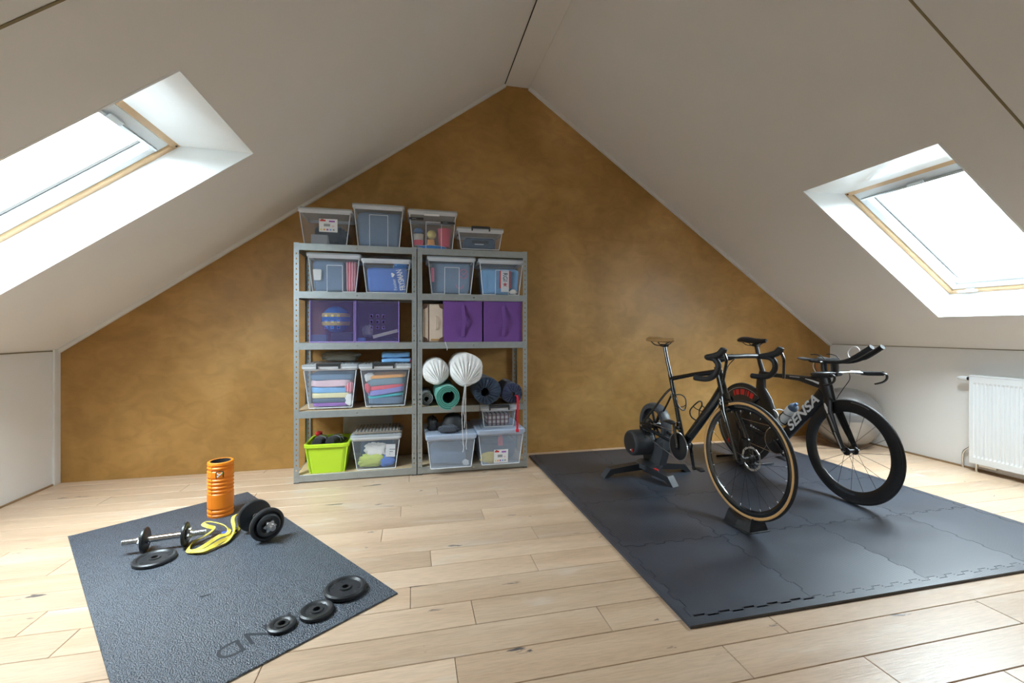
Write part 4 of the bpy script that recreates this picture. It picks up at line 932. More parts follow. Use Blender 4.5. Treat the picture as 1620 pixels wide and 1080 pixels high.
def star_nut(parent, y, s):
    pts = []
    for i in range(24):
        a = 2*PI*i/24; rr = .027+.006*math.cos(6*a); pts.append((rr*math.cos(a), rr*math.sin(a)))
    M = Matrix.Translation((0, y, 0)) @ Matrix.Rotation(-s*PI/2, 4, 'X')
    o = MB(M).prism(pts, 0, .012).build('star_nut', 'steel', parent)
    MB(M).lathe([(.019, .012), (.018, .022), (.0135, .024), (.0135, .0)], 18).build('collar', 'steel', o)
def dplate(parent, y, s, R, T):
    mb = MB(Matrix.Translation((0, y, 0)) @ Matrix.Rotation(-s*PI/2, 4, 'X')); plate_mesh(mb, R, T, .0135); return mb.build('disc', 'black_iron', parent)
# light dumbbell bar, small discs, one end in the yellow band
dv = Vector((-1.164+1.338, 2.644-2.620, 0)); ang = math.atan2(dv.y, dv.x)-PI/2
d1 = thing('dumbbell', 'chrome dumbbell bar with two small discs next to the yellow band', 'dumbbell', (-1.247, 2.632, ZM+.062), ang)
bar_part(d1, .37)
for s in (-1, 1): dplate(d1, s*.0785, s, .062, .016); star_nut(d1, s*.0965, s); MB().cyl((0, s*.070, 0), (0, s*.078, 0), .018, n=18).build('stop_collar', 'chrome', d1)
# heavy dumbbell
ax = Vector((.131, -.176, 0)).normalized(); ang2 = math.atan2(ax.y, ax.x)-PI/2
d2 = thing('dumbbell', 'heavy dumbbell with large black discs and star nuts at the mat edge', 'dumbbell', (-.816, 2.690, ZM+.087), ang2)
bar_part(d2, .345)
for s in (-1, 1):
    dplate(d2, s*.078, s, .087, .024); dplate(d2, s*.103, s, .059, .018); star_nut(d2, s*.122, s); MB().cyl((0, s*.068, 0), (0, s*.077, 0), .018, n=18).build('stop_collar', 'chrome', d2)
# orange foam roller
fr = thing('foam_roller', 'hollow orange foam roller standing upright on the gym mat', 'foam roller', (-1.152, 3.058, ZM), -1.9)
pf = [(.056, 0), (.068, .001)]; R0 = .0705
def groove(z): return [(R0, z-.008), (R0-.0045, z-.003), (R0-.0045, z+.003), (R0, z+.008)]
for z in (.022, .048, .148, .170, .192, .214, .236, .285, .308): pf += groove(z)
pf += [(.069, .329), (.066, .3315), (.056, .331)]
MB().lathe(pf, 48).build('foam_sleeve', 'orange_foam', fr)
MB().lathe([(.056, 0), (.056, .331), (.0515, .331), (.0515, 0), (.056, 0)], 48).build('inner_tube', 'gap_dark', fr)
for a in (-.05, 3.1): MB().tube([((R0-.001)*math.cos(a), (R0-.001)*math.sin(a), .012), ((R0-.001)*math.cos(a), (R0-.001)*math.sin(a), .322)], .0018, 6).build('seam', 'orange_foam', fr)
bdg = MB(); a0 = .62  # square badge with a pale X and a green corner, facing the room
def on_roller(u, v, k=0.): a = a0+u/R0; return ((R0+.0012+k)*math.cos(a), (R0+.0012+k)*math.sin(a), .262+v)
def badge(nm, m, pts, k, par):
    n = len(pts); vs = [on_roller(u, v, k) for u, v in pts]+[on_roller(u, v, -.004) for u, v in pts]
    return MB().add(vs, [tuple(range(n)), tuple(range(n, 2*n))[::-1]]+[(i, n+i, n+(i+1) % n, (i+1) % n) for i in range(n)]).build(nm, m, par)
bg_ = badge('badge', 'gap_dark', [(-.02, -.019), (.02, -.019), (.021, 0), (.02, .019), (0, .021), (-.02, .019), (-.021, 0)], .0, fr)
badge('badge_stroke', 'decal_white', [(.015, .012), (.012, .015), (-.016, -.010), (-.011, -.014)], .0008, bg_)
badge('badge_stroke', 'decal_white', [(-.013, .013), (-.016, .009), (-.001, -.004), (.004, -.001)], .0009, bg_)
badge('badge_corner', 'lime_plastic', [(.008, .004), (.016, .002), (.015, .010)], .0009, bg_)
# yellow resistance band: one long flat loop of rubber
def ribbon(pts, w, t, nm, m, par, closed=True):
    P = spline(pts, 7, closed); N = len(P); vs = []; fs = []
    for i in range(N):
        tg = (P[(i+1) % N]-P[i-1]) if closed else (P[min(i+1, N-1)]-P[max(i-1, 0)]); tg.normalize()
        up = Vector((0, 0, 1)); k = .62+.35*math.sin(i*.23)
        sd = tg.cross(up).normalized(); a = (up*math.sin(k)+sd*math.cos(k)).normalized(); b = tg.cross(a).normalized()
        for u, v in ((-1, -1), (1, -1), (1, 1), (-1, 1)): vs.append(P[i]+a*(u*w/2)+b*(v*t/2))
    for i in range(N if closed else N-1):
        j = (i+1) % N
        for k in range(4): fs.append((i*4+k, i*4+(k+1) % 4, j*4+(k+1) % 4, j*4+k))
    zm = min(v.z for v in vs); vs = [Vector((v.x, v.y, max(v.z, 0.0008))) for v in vs]
    return MB().add(vs, fs, False).build(nm, m, par)
rbn = thing('resistance_band', 'yellow rubber resistance band tangled between the two dumbbells', 'resistance band', (-1.05, 2.68, ZM))
O = Vector((-1.05, 2.68, 0)); L_ = lambda l: [Vector((x, y, z))-O for x, y, z in l]
ribbon(L_([(-1.117, 2.567, 0.012), (-1.130, 2.643, 0.013), (-1.103, 2.686, 0.018), (-1.079, 2.728, 0.026), (-1.072, 2.757, 0.036), (-1.101, 2.755, 0.050), (-1.132, 2.774, 0.058), (-1.117, 2.793, 0.062), (-1.066, 2.772, 0.058), (-1.006, 2.733, 0.050), (-0.981, 2.714, 0.036), (-0.981, 2.680, 0.028), (-1.000, 2.645, 0.036), (-1.028, 2.628, 0.024), (-1.056, 2.573, 0.015), (-1.090, 2.548, 0.012)]), .0195, .004, 'loop', 'yellow_rubber', rbn)
ribbon(L_([(-1.093, 2.545, 0.010), (-1.029, 2.532, 0.010), (-0.991, 2.578, 0.010), (-0.960, 2.623, 0.011), (-0.956, 2.692, 0.020), (-0.962, 2.731, 0.040), (-0.988, 2.785, 0.060), (-0.997, 2.835, 0.066), (-0.996, 2.886, 0.050), (-0.972, 2.857, 0.020), (-0.958, 2.763, 0.011), (-0.965, 2.732, 0.011), (-0.969, 2.656, 0.016), (-0.988, 2.614, 0.020), (-1.028, 2.531, 0.018)]), .0195, .004, 'loop', 'yellow_rubber', rbn)
hb = thing('blue_grip', 'small blue grip half hidden under the yellow band', 'grip', (-.995, 2.735, ZM), ang+.2)
MB().lathe([(0, -.03), (.012, -.03), (.013, -.02), (.013, .02), (.012, .03), (0, .03)], 16, Matrix.Translation((0, 0, .0125)) @ Matrix.Rotation(PI/2, 4, 'X')).build('sleeve', 'blue_rubber', hb)
MB().cyl((0, .03, .0125), (0, .045, .0125), .009, n=14).build('end_cap', 'clip_black', hb)
# ================================================================== puzzle mat of foam tiles
pz = thing('puzzle_mat', 'large black foam puzzle mat under the bicycles', 'mat', (1.04, 1.492, 0))
XT = [.045, .62, 1.255, 1.888, 2.42]; YT = [.045, .62, 1.21, 1.80, 2.376]
def toothed(p0, p1, n, d, off):
    """interlocking edge from p0 to p1 (2d), offset to the left by off"""
    p0, p1 = Vector(p0), Vector(p1); t = (p1-p0); L = t.length; t /= L; nn = Vector((-t.y, t.x)); out = []
    w = L/n
    for i in range(n):
        s = d if i % 2 == 0 else -d; a = i*w
        for u, q in ((.10, 0), (.02, s), (.98, s), (.90, 0)): out.append(p0+t*(a+w*u)+nn*(q+off))
    return [p0+nn*off]+out+[p1+nn*off]
def poly_tile(x0, x1, y0, y1, teeth, nm, parent, fm_='foam', zt=.0125):
    g = .0013; d = .009; pts = []
    sides = [((x0, y0), (x1, y0), 'S', 0), ((x1, y0), (x1, y1), 'E', 0), ((x1, y1), (x0, y1), 'N', 1), ((x0, y1), (x0, y0), 'W', 1)]
    for a, b, k, rev in sides:
        L = math.hypot(b[0]-a[0], b[1]-a[1]); n = max(4, 2*int(L/.105)+0)
        if teeth.get(k):
            if rev: q = [v for v in toothed(b, a, n, d, -g)][::-1]
            else: q = toothed(a, b, n, d, g)
            q = q[:-1]
        else: q = [Vector(a)]
        pts += [(v[0], v[1]) for v in q]
    cx, cy = (x0+x1)/2, (y0+y1)/2
    o = MB().prism([(x-cx, y-cy) for x, y in pts], 0, zt).build(nm, fm_, parent); o.location = (cx, cy, 0)
for i in range(4):
    for j in range(4): poly_tile(XT[i], XT[i+1], YT[j], YT[j+1], dict(S=1, E=1, W=1, N=(j < 3)), 'tile', pz, 'foam' if (i+j) % 2 else 'foam_cross')
for i in range(4): poly_tile(XT[i] if i else 0., XT[i+1] if i < 3 else XT[4]+.045, 0, YT[0], dict(N=1, S=0, E=0, W=0) if i not in (0, 3) else {}, 'edge_strip', pz)
for j in range(4):
    poly_tile(0, XT[0], YT[j], YT[j+1], dict(E=1), 'edge_strip', pz); poly_tile(XT[4], XT[4]+.045, YT[j], YT[j+1], dict(W=1), 'edge_strip', pz)
ZP = .0125
# ================================================================== bicycles
def aero(mb, pts, a, b, n=14):
    """tube in the frame plane (x,z): a = half depth in plane, b = half width"""
    P = [(x, 0, z) for x, z in pts]; N = len(P)
    A = a if isinstance(a, (list, tuple)) else [a]*N; B = b if isinstance(b, (list, tuple)) else [b]*N
    mb.tube(P, [(B[i], A[i]) for i in range(N)], n, side=(0, 1, 0)); return mb
WY = Matrix.Rotation(PI/2, 4, 'X')      # lathe axis z -> local -y
def wheel(parent, nm, x, z, R, tw, rim_d, rim_w, sidewall, nsp, disc=False, rotor=0, spoke_r=.0010, nip=False, hubw=.05):
    w = bpy.data.objects.new(nm, None); COL.objects.link(w); w.parent = parent; w.location = (x, 0, z)
    rt = R-tw                                     # tyre centre radius
    cs = [2*PI*i/16 for i in range(16)]
    tread = [(rt+tw*math.cos(t), tw*math.sin(t)) for t in [(-1.15+2.3*i/10) for i in range(11)]]
    tin = [(rt+(tw-.002)*math.cos(t), (tw-.002)*math.sin(t)) for t in [(1.15-2.3*i/10) for i in range(11)]]
    MB().lathe(tread+tin+[tread[0]], 72, WY).build('tyre', 'tyre_rubber', w)
    for s in (-1, 1):
        a = [1.12+1.35*i/6 for i in range(7)]
        MB().lathe([(rt+tw*.985*math.cos(t), s*tw*.985*math.sin(t)) for t in a], 72, WY).build('sidewall', sidewall, w)
    ro = rt-tw*.62; ri = ro-rim_d
    if disc:
        pr = [(ro, rim_w*.8), (ro-.03, rim_w), (.12, rim_w*1.9), (.03, rim_w*2.2), (.03, -rim_w*2.2), (.12, -rim_w*1.9), (ro-.03, -rim_w), (ro, -rim_w*.8), (ro, rim_w*.8)]
        MB().lathe(pr, 72, WY).build('disc', 'carbon', w)
    else:
        pr = [(ro+.003, rim_w), (ro-rim_d*.35, rim_w*1.1), (ri+.008, rim_w*.75), (ri, rim_w*.3), (ri, -rim_w*.3), (ri+.008, -rim_w*.75), (ro-rim_d*.35, -rim_w*1.1), (ro+.003, -rim_w), (ro+.003, rim_w)]
        MB().lathe(pr, 72, WY).build('rim', 'gloss_black' if rim_d < .05 else 'carbon', w)
        sp = MB(); k = 0
        for i in range(nsp):
            a = 2*PI*(i+.5)/nsp; s = 1 if i % 2 else -1; lead = (.9 if (i//2) % 2 else -.9) if nip else (.35 if (i//2) % 2 else -.35)
            h0 = (.024*math.cos(a+lead), s*hubw*.62, .024*math.sin(a+lead)); h1 = (ri*math.cos(a), s*.003, ri*math.sin(a))
            sp.tube([h0, h1], spoke_r, 5)
        so = sp.build('spokes', 'satin_black', w); so['kind'] = 'stuff'
        if nip:
            npb = MB()
            for i in range(nsp):
                a = 2*PI*(i+.5)/nsp; npb.cyl(((ri-.012)*math.cos(a), 0, (ri-.012)*math.sin(a)), ((ri+.001)*math.cos(a), 0, (ri+.001)*math.sin(a)), .0022, n=6)
            no = npb.build('nipples', 'decal_white', w); no['kind'] = 'stuff'
    MB().lathe([(0, -hubw), (.008, -hubw), (.008, -hubw*.8), (.026, -hubw*.72), (.026, -hubw*.6), (.013, -hubw*.4), (.013, hubw*.4), (.026, hubw*.6), (.026, hubw*.72), (.008, hubw*.8), (.008, hubw), (0, hubw)], 20, WY).build('hub', 'satin_black', w)
    if rotor:
        rb_ = MB(); n = 48; prr = []
        y = rotor*.042
        def ring(r0, r1, m_, nm_, wav=0.):
            vs = []
            for yy in (y-.0009, y+.0009):
                for rr, ww in ((r0, 0), (r1, wav)):
                    vs += [((rr+ww*math.cos(12*2*PI*i/n))*math.cos(2*PI*i/n), yy, (rr+ww*math.cos(12*2*PI*i/n))*math.sin(2*PI*i/n)) for i in range(n)]
            fs = []
            for i in range(n):
                j = (i+1) % n
                fs += [(i, j, n+j, n+i), (2*n+i, 3*n+i, 3*n+j, 2*n+j), (i, 2*n+i, 2*n+j, j), (n+i, n+j, 3*n+j, 3*n+i)]
            MB().add(vs, fs).build(nm_, m_, w)
        ring(.058, .070, 'steel', 'rotor', .0015)
        sp = MB()
        for i in range(6):
            a = 2*PI*i/6; sp.tube([(.022*math.cos(a), y, .022*math.sin(a)), (.059*math.cos(a+.4), y, .059*math.sin(a+.4))], .003, 6)
        sp.tube([(.024*math.cos(2*PI*i/16), y, .024*math.sin(2*PI*i/16)) for i in range(16)], .005, 6, closed=True)
        sp.build('rotor_carrier', 'satin_black', w)
    return w
def saddle(parent, xr, xn, z, m, fat=1.3):
    """x from rear xr to nose xn"""
    s = bpy.data.objects.new('saddle', None); COL.objects.link(s); s.parent = parent
    L = xn-xr; st = [(0, .050, .016), (.05, .066, .02), (.2, .068, .02), (.38, .045, .02), (.6, .024, .018), (.85, .019, .016), (.97, .016, .013), (1.0, .008, .008)]
    vs = []; n = 16
    for t, w, h in st:
        h *= fat
        for i in range(n):
            a = 2*PI*i/n; cz = math.sin(a); x = xr+L*t
            zz = z+.006*math.cos((t-.1)*5)+(h*.55*cz if cz > 0 else h*.9*cz)-(.010*(math.cos(a)**2) if w > .04 else 0)
            vs.append((x, w*math.cos(a), zz))
    k = len(st); fs = [(j*n+i, j*n+(i+1) % n, (j+1)*n+(i+1) % n, (j+1)*n+i) for j in range(k-1) for i in range(n)]+[tuple(range(n))[::-1], tuple(range((k-1)*n, k*n))]
    MB().add(vs, fs, True).build('cover', m, s)
    for q in (-1, 1):
        MB().tube(spline([(xr+L*.10, q*.03, z-.016), (xr+L*.28, q*.022, z-.045), (xr+L*.62, q*.022, z-.043), (xr+L*.9, q*.008, z-.014)], 5), .0038, 8).build('rail', 'satin_black', s)
    return s
def crankset(parent, bx, bz, ring_r, ang, arm, m='gloss_black', ring_m='satin_black', mark=True, flat_pedal=False):
    c = bpy.data.objects.new('crankset', None); COL.objects.link(c); c.parent = parent; c.location = (bx, 0, bz)
    n = 96; vs = []
    for y in (-.046, -.042):
        vs += [((ring_r+(.002 if i % 2 else -.002))*math.cos(2*PI*i/n), y, (ring_r+(.002 if i % 2 else -.002))*math.sin(2*PI*i/n)) for i in range(n)]
        vs += [(ring_r*.94*math.cos(2*PI*i/n), y, ring_r*.94*math.sin(2*PI*i/n)) for i in range(n)]
    fs = []
    for i in range(n):
        j = (i+1) % n; fs += [(i, n+i, n+j, j), (2*n+i, 2*n+j, 3*n+j, 3*n+i), (i, j, 2*n+j, 2*n+i), (n+i, 3*n+i, 3*n+j, n+j)]
    MB().add(vs, fs).build('chainring', 'steel', c)
    MB().lathe([(0, .049), (ring_r*.70, .049), (ring_r*.95, .0445), (ring_r*.95, .0435), (ring_r*.7, .038), (0, .038)][::-1], 48, WY).build('ring_cover', ring_m, c)
    for s, a in ((-1, ang), (1, ang+PI)):
        e = (arm*math.cos(a), s*.078, arm*math.sin(a))
        ar = MB().tube([(0, s*.056, 0), (arm*.5*math.cos(a), s*.066, arm*.5*math.sin(a)), e], [(.017, .010), (.014, .009), (.013, .008)], 12, side=(-math.sin(a), 0, math.cos(a))).build('crank_arm', m, c)
        MB().ball((0, s*.058, 0), (.021, .012, .021), 14, 8).build('axle_cap', m, ar)
        pd = bpy.data.objects.new('pedal', None); COL.objects.link(pd); pd.parent = c; pd.location = e
        MB().cyl((0, 0, 0), (0, s*.055, 0), .007, n=12).build('axle', 'steel', pd)
        MB().tube([(-.045, s*.034, .0), (-.02, s*.034, .006), (.02, s*.034, .006), (.045, s*.034, -.002)], [(.022, .006), (.032, .010), (.032, .011), (.024, .006)], 12, side=(0, 1, 0)).build('platform', 'satin_black', pd)
    return c
def cage(parent, x, z, dx, dz, m='satin_black', nm='bottle_cage'):
    """bottle cage on a tube: base x,z; direction along the tube (dx,dz); opens towards the normal (-dz,dx)"""
    l = math.hypot(dx, dz); t = Vector((dx/l, 0, dz/l)); nn = Vector((-t.z, 0, t.x)); O = Vector((x, 0, z)); r = .037
    mb = MB(); mb.tube([O+nn*.002, O+nn*.002+t*.10], [(.010, .003)]*2, 8, side=(0, 1, 0))
    for s in (-1, 1):
        pts = [O+t*.005, O+t*.012+nn*.03+Vector((0, s*.03, 0)), O+t*.04+nn*.06+Vector((0, s*.038, 0)), O+t*.085+nn*.062+Vector((0, s*.034, 0)), O+t*.12+nn*.066+Vector((0, s*.014, 0)), O+t*.125+nn*.068]
        mb.tube(spline(pts, 5), (.0045), 8)
        mb.tube(spline([O+t*.10, O+t*.095+nn*.03+Vector((0, s*.034, 0)), O+t*.085+nn*.06+Vector((0, s*.035, 0))], 5), .003, 8)
    return mb.build(nm, m, parent)
# ------------------------------------------------------------------ road bike in the trainer
b1 = thing('road_bike', 'glossy black road bike with tan-sided tyre and drop bars in the trainer', 'bicycle', (1.884, 2.188, 0), -1.513)
RA = (-.970, .397); FA = (0., .397); BB = (-.548, .337); ST = (-.694, .803)
fm = MB()
aero(fm, [BB, (-.62, .57), (-.678, .755), (-.700, .822)], [.021, .018, .018, .018], [.017, .014, .014, .014])
aero(fm, [(-.685, .792), (-.45, .845), (-.205, .885)], [.016, .014, .021], [.016, .015, .019])
aero(fm, [(-.545, .350), (-.40, .515), (-.26, .678), (-.185, .775)], [.031, .032, .032, .034], [.024, .024, .023, .022])
aero(fm, [(-.168, .742), (-.19, .82), (-.222, .915)], [.032, .027, .024], [.023, .021, .021])
fm.cyl((BB[0], -.042, BB[1]), (BB[0], .042, BB[1]), .024, n=20)
for s in (-1, 1):
    fm.tube([(-.555, s*.018, .337), (-.70, s*.036, .357), (-.85, s*.055, .380), (-.975, s*.064, .394)], [(.011, .018), (.010, .015), (.008, .012), (.008, .012)], 10, side=(0, 1, 0))
    fm.tube(spline([(-.668, s*.012, .725), (-.72, s*.03, .675), (-.84, s*.05, .540), (-.975, s*.064, .400)], 4), [(.0065, .0085)]*13, 10, side=(0, 1, 0))
    fm.cbox(-.995, -.955, s*.064-.004, s*.064+.004, .377, .422, .003)
fm.build('frame', 'gloss_black', b1)
fk = MB(); aero(fk, [(-.166, .752), (-.152, .715)], [.034, .030], [.027, .040])
for s in (-1, 1): fk.tube([(-.154, s*.034, .735), (-.12, s*.047, .65), (-.055, s*.054, .525), (-.004, s*.056, .397)], [(.010, .026), (.009, .022), (.008, .016), (.007, .011)], 12, side=(0, 1, 0))
fko = fk.build('fork', 'gloss_black', b1)
# pale emblem on the fork crown and on the seat tube
MB().tube([(-.150, -.046, .725), (-.137, -.0475, .715), (-.147, -.0485, .703), (-.134, -.0495, .693)], .004, 6).build('fork_emblem', 'decal_white', fko)
MB().tube([(-.125, -.0575, .664), (-.085, -.0655, .60)], .0022, 6).build('fork_stripe', 'decal_grey', fko)
MB().tube([(-.664, -.0145, .70), (-.658, -.0152, .678), (-.664, -.0152, .668)], .004, 6).build('seat_tube_emblem', 'decal_grey', b1)
MB().cyl((0, -.062, .397), (0, .062, .397), .0075, n=14).build('thru_axle', 'satin_black', b1)
wheel(b1, 'front_wheel', 0, .397, .337, .0145, .032, .0105, 'tan_sidewall', 24, rotor=1, nip=True)
MB().cbox(-.062, -.020, .036, .060, .455, .505, .006).build('brake_caliper', 'satin_black', b1)
sp_ = MB(); aero(sp_, [(-.695, .815), (-.735, .925), (-.768, 1.030)], [.0145, .0135, .0135], .0125); sp_.cbox(-.795, -.745, -.026, .026, 1.022, 1.043, .006); sp_.build('seatpost', 'gloss_black', b1)
saddle(b1, -.925, -.655, 1.078, 'tan_leather')
MB().cyl((-.212, 0, .905), (-.233, 0, .968), .0165, n=20).build('headset_spacer', 'satin_black', b1)
sm = MB(); aero(sm, [(-.240, .948), (-.17, .967), (-.100, .985)], [.019, .016, .017], [.019, .016, .024]); sm.build('stem', 'satin_black', b1)
hb_ = MB()
hb_.tube(spline([(-.10, -.185, .985), (-.098, -.10, .988), (-.095, 0, .986), (-.098, .10, .988), (-.10, .185, .985)], 4), [(.014, .021)]*17, 12, side=(0, 0, 1))
hbo = hb_.build('handlebar', 'satin_black', b1)
for s in (-1, 1):
    q = s*.2
    dp = spline([(-.10, s*.18, .985), (-.07, s*.197, .984), (-.02, q, .980), (.012, q, .955), (.010, s*.204, .915), (-.022, s*.208, .878), (-.075, s*.21, .860), (-.165, s*.212, .858)], 5)
    MB().tube(dp, .0162, 14).build('bar_tape', 'matte_black', hbo)
    hd = MB().tube(spline([(-.070, q, .988), (-.02, q, .996), (.025, q, 1.010), (.048, q, 1.030), (.055, q, 1.045)], 4), [(.020, .017), (.020, .017), (.020, .0175), (.021, .018), (.022, .018), (.022, .019), (.022, .019), (.022, .019), (.022, .02), (.022, .02), (.022, .021), (.021, .021), (.020, .02), (.019, .02), (.018, .02), (.016, .018), (.011, .012)], 14, side=(0, 1, 0)).build('brake_hood', 'matte_black', b1)
    MB().tube(spline([(.058, q, 1.012), (.074, q, .975), (.070, s*.205, .925), (.062, s*.212, .865)], 5), [(.010, .006)]*16, 10, side=(0, 1, 0)).build('brake_lever', 'gloss_black', hd)
MB().tube(spline([(-.06, -.02, .975), (-.10, -.03, .93), (-.14, -.02, .86), (-.16, -.022, .80)], 5), .0025, 6).build('brake_hose', 'satin_black', b1)
crankset(b1, BB[0], BB[1], .098, PI/2+.05, .170)
fd = MB(); fd.cbox(-.60, -.545, -.052, -.036, .452, .472, .003); fd.cbox(-.585, -.565, -.036, -.012, .46, .50, .003); fd.build('front_derailleur', 'satin_black', b1)
ch = MB()
for za, zb_, xb in ((.337+.096, .397+.030, -.97), (.337-.096, .397-.075, -.955)):
    ch.tube([(BB[0], -.044, za), (xb, -.043, zb_)], [(.0035, .003)]*2, 6, side=(0, 1, 0))
ch.build('chain', 'steel', b1)['kind'] = 'stuff'
rdl = MB(); rdl.tube([(-.985, -.066, .395), (-.985, -.06, .365), (-.965, -.05, .335)], .010, 10); rdl.tube([(-.965, -.045, .335), (-.95, -.045, .255)], [(.006, .016)]*2, 10, side=(0, 1, 0))
for z_, x_ in ((.335, -.965), (.255, -.95)): rdl.cyl((x_, -.049, z_), (x_, -.039, z_), .020, n=16)
rdl.build('rear_derailleur', 'satin_black', b1)
cage(b1, -.652, .685, .066, -.21); cage(b1, -.415, .535, .14, .16)
# ------------------------------------------------------------------ wheel riser block
wr = thing('wheel_block', 'black wheel riser block under the tan-sided front wheel', 'wheel block', (1.884, 2.188, ZP), -1.513)
mb = MB(); rows = []
for i in range(13):
    x = -.085+.17*i/12; zc = .0475+x*x/(2*.337)-.0005; up = .006+.022*(abs(x)/.105)**2; g = .042+.012*(1-abs(x)/.105)
    rows.append([(x*1.12, -g-.022, 0), (x*1.08, -g-.014, zc*.5), (x, -g, zc+up-.006), (x, -g+.012, zc+up), (x, -.017, zc+.006), (x, -.012, zc), (x, .012, zc), (x, .017, zc+.006), (x, g-.012, zc+up), (x, g, zc+up-.006), (x*1.08, g+.014, zc*.5), (x*1.12, g+.022, 0)])
k = 12; vs = [p for r_ in rows for p in r_]
fs = [(j*k+i, j*k+i+1, (j+1)*k+i+1, (j+1)*k+i) for j in range(12) for i in range(k-1)]+[tuple(range(k)), tuple(range(12*k, 13*k))[::-1]]+[(j*k+k-1, j*k, (j+1)*k, (j+1)*k+k-1) for j in range(12)]
mb.add(vs, fs); mb.build('body', 'satin_black', wr)
MB().cbox(-.098, .098, -.078, .078, .0, .007, .003).build('base_plate', 'matte_black', wr)
# ------------------------------------------------------------------ smart trainer
hx, hy = b1.location.x-.97*math.cos(-1.513), b1.location.y-.97*math.sin(-1.513)
tr = thing('bike_trainer', 'dark grey direct drive bike trainer holding the road bike', 'bike trainer', (hx, hy, ZP), -1.513)
AZ = .397-ZP
# local: x forward, y left (far side), axle at (0,0,AZ)
lg = lambda nm, pts, w, h, m: MB().tube(pts, [(w, h)]*len(pts), side=(0, 0, 1), prof=[(-.9, -1), (.9, -1), (1, -.8), (1, .8), (.9, 1), (-.9, 1), (-1, .8), (-1, -.8)], smooth=False).build(nm, m, tr)
def foot_leg(p, q, w=.034):
    # flat arched leg: runs level from the hub and drops to the floor at its end
    p, q = Vector(p), Vector(q); d = (q-p); L = d.length; a = math.atan2(d.y, d.x)
    M_ = Matrix.Translation((p.x, p.y, 0)) @ Matrix.Rotation(a, 4, 'Z') @ Matrix.Rotation(PI/2, 4, 'X')
    o = MB(M_).prism([(0, .092), (L-.045, .064), (L+.012, .0), (L-.022, .0), (L-.065, .026), (0, .040)], -w, w).build('leg', 'trainer_dark', tr)
    MB(M_).prism([(L-.043, .0645), (L-.034, .0645), (L+.016, .0), (L+.0125, .0)], -w-.001, w+.001).build('foot', 'trainer_grey', o)
foot_leg((-.02, -.06, 0), (-.03, -.375, 0)); foot_leg((.03, -.05, 0), (.300, .012, 0), .030); foot_leg((.0, .05, 0), (.02, .335, 0))
mb = MB(); hexa = [(.10*math.cos(PI/3*i+.2)*1.1, .11*math.sin(PI/3*i+.2)) for i in range(6)]; mb.prism(hexa, .058, .092); mb.build('base_plate', 'trainer_grey', tr)
# belt wheel housing: a ring around the axle on the far side, joined down to the base
wr_ = MB(Matrix.Translation((0, .055, AZ-.0)) @ WY); wr_.lathe([(.165, -.035), (.172, -.015), (.172, .015), (.165, .035), (.130, .035), (.126, .0), (.130, -.035), (.165, -.035)], 56); wr_.build('housing_ring', 'trainer_grey', tr)
pw = MB(Matrix.Translation((0, .055, AZ)) @ WY); pw.lathe([(.123, -.012), (.123, .012), (.108, .012), (.108, -.012), (.123, -.012)], 48); pw.lathe([(0, -.03), (.028, -.03), (.028, .03), (0, .03)], 24)
pulley = pw.build('belt_pulley', 'satin_black', tr)
for i in range(7):
    a = 2*PI*i/7; MB().tube([(.024*math.cos(a), .055, AZ+.024*math.sin(a)), (.11*math.cos(a+.12), .055, AZ+.11*math.sin(a+.12))], [(.009, .011)]*2, 8, side=(0, 1, 0)).build('pulley_spoke', 'satin_black', pulley)
bd_ = [(-.15, .092), (.12, .092), (.15, .20), (.165, AZ), (.10, AZ-.10), (0, AZ-.168), (-.10, AZ-.10), (-.165, AZ), (-.19, .25)]
hs = MB(); hs.prism([(-.11, .09), (.10, .09), (.150, .22), (.155, AZ-.03), (.115, AZ-.075), (.06, AZ-.128), (-.03, AZ-.142), (-.105, AZ-.10), (-.150, AZ-.04), (-.155, .22)], -.087, -.023, WY); hs.build('lower_housing', 'trainer_grey', tr)
# flywheel drum on the near side
FX, FZ = -.060, .238
fw = MB(Matrix.Translation((FX, -.02, FZ)) @ WY); fw.lathe([(0, .115), (.088, .115), (.097, .105), (.100, .09), (.100, -.05), (.092, -.06), (0, -.06)], 48); fwo = fw.build('flywheel_drum', 'trainer_grey', tr)
MB(Matrix.Translation((FX, -.136, FZ)) @ WY).lathe([(0, 0), (.080, 0), (.084, -.003), (0, -.003)][::-1], 48).build('drum_face', 'trainer_dark', fwo)
MB().cbox(FX+.030, FX+.046, -.1395, -.136, FZ-.062, FZ-.036, .001).build('red_mark', 'decal_red', fwo)
MB().cbox(FX+.012, FX+.024, -.1395, -.136, FZ-.055, FZ-.045, .001).build('white_mark', 'decal_white', fwo)
# cassette and axle
cs_ = MB(Matrix.Translation((0, 0, AZ)) @ WY)
for i, r_ in enumerate((.055, .050, .045, .040, .036, .032, .028, .025)): cs_.lathe([(0, .012+.0048*i), (r_, .012+.0048*i), (r_, .0135+.0048*i), (0, .0135+.0048*i)], 32)
cs_.build('cassette', 'steel', tr)['kind'] = 'stuff'
MB().cyl((0, -.072, AZ), (0, .105, AZ), .009, n=16).build('axle', 'steel', tr)
MB().cbox(.12, .17, -.042, -.022, .078, .082, .001).build('red_badge', 'decal_red', tr)
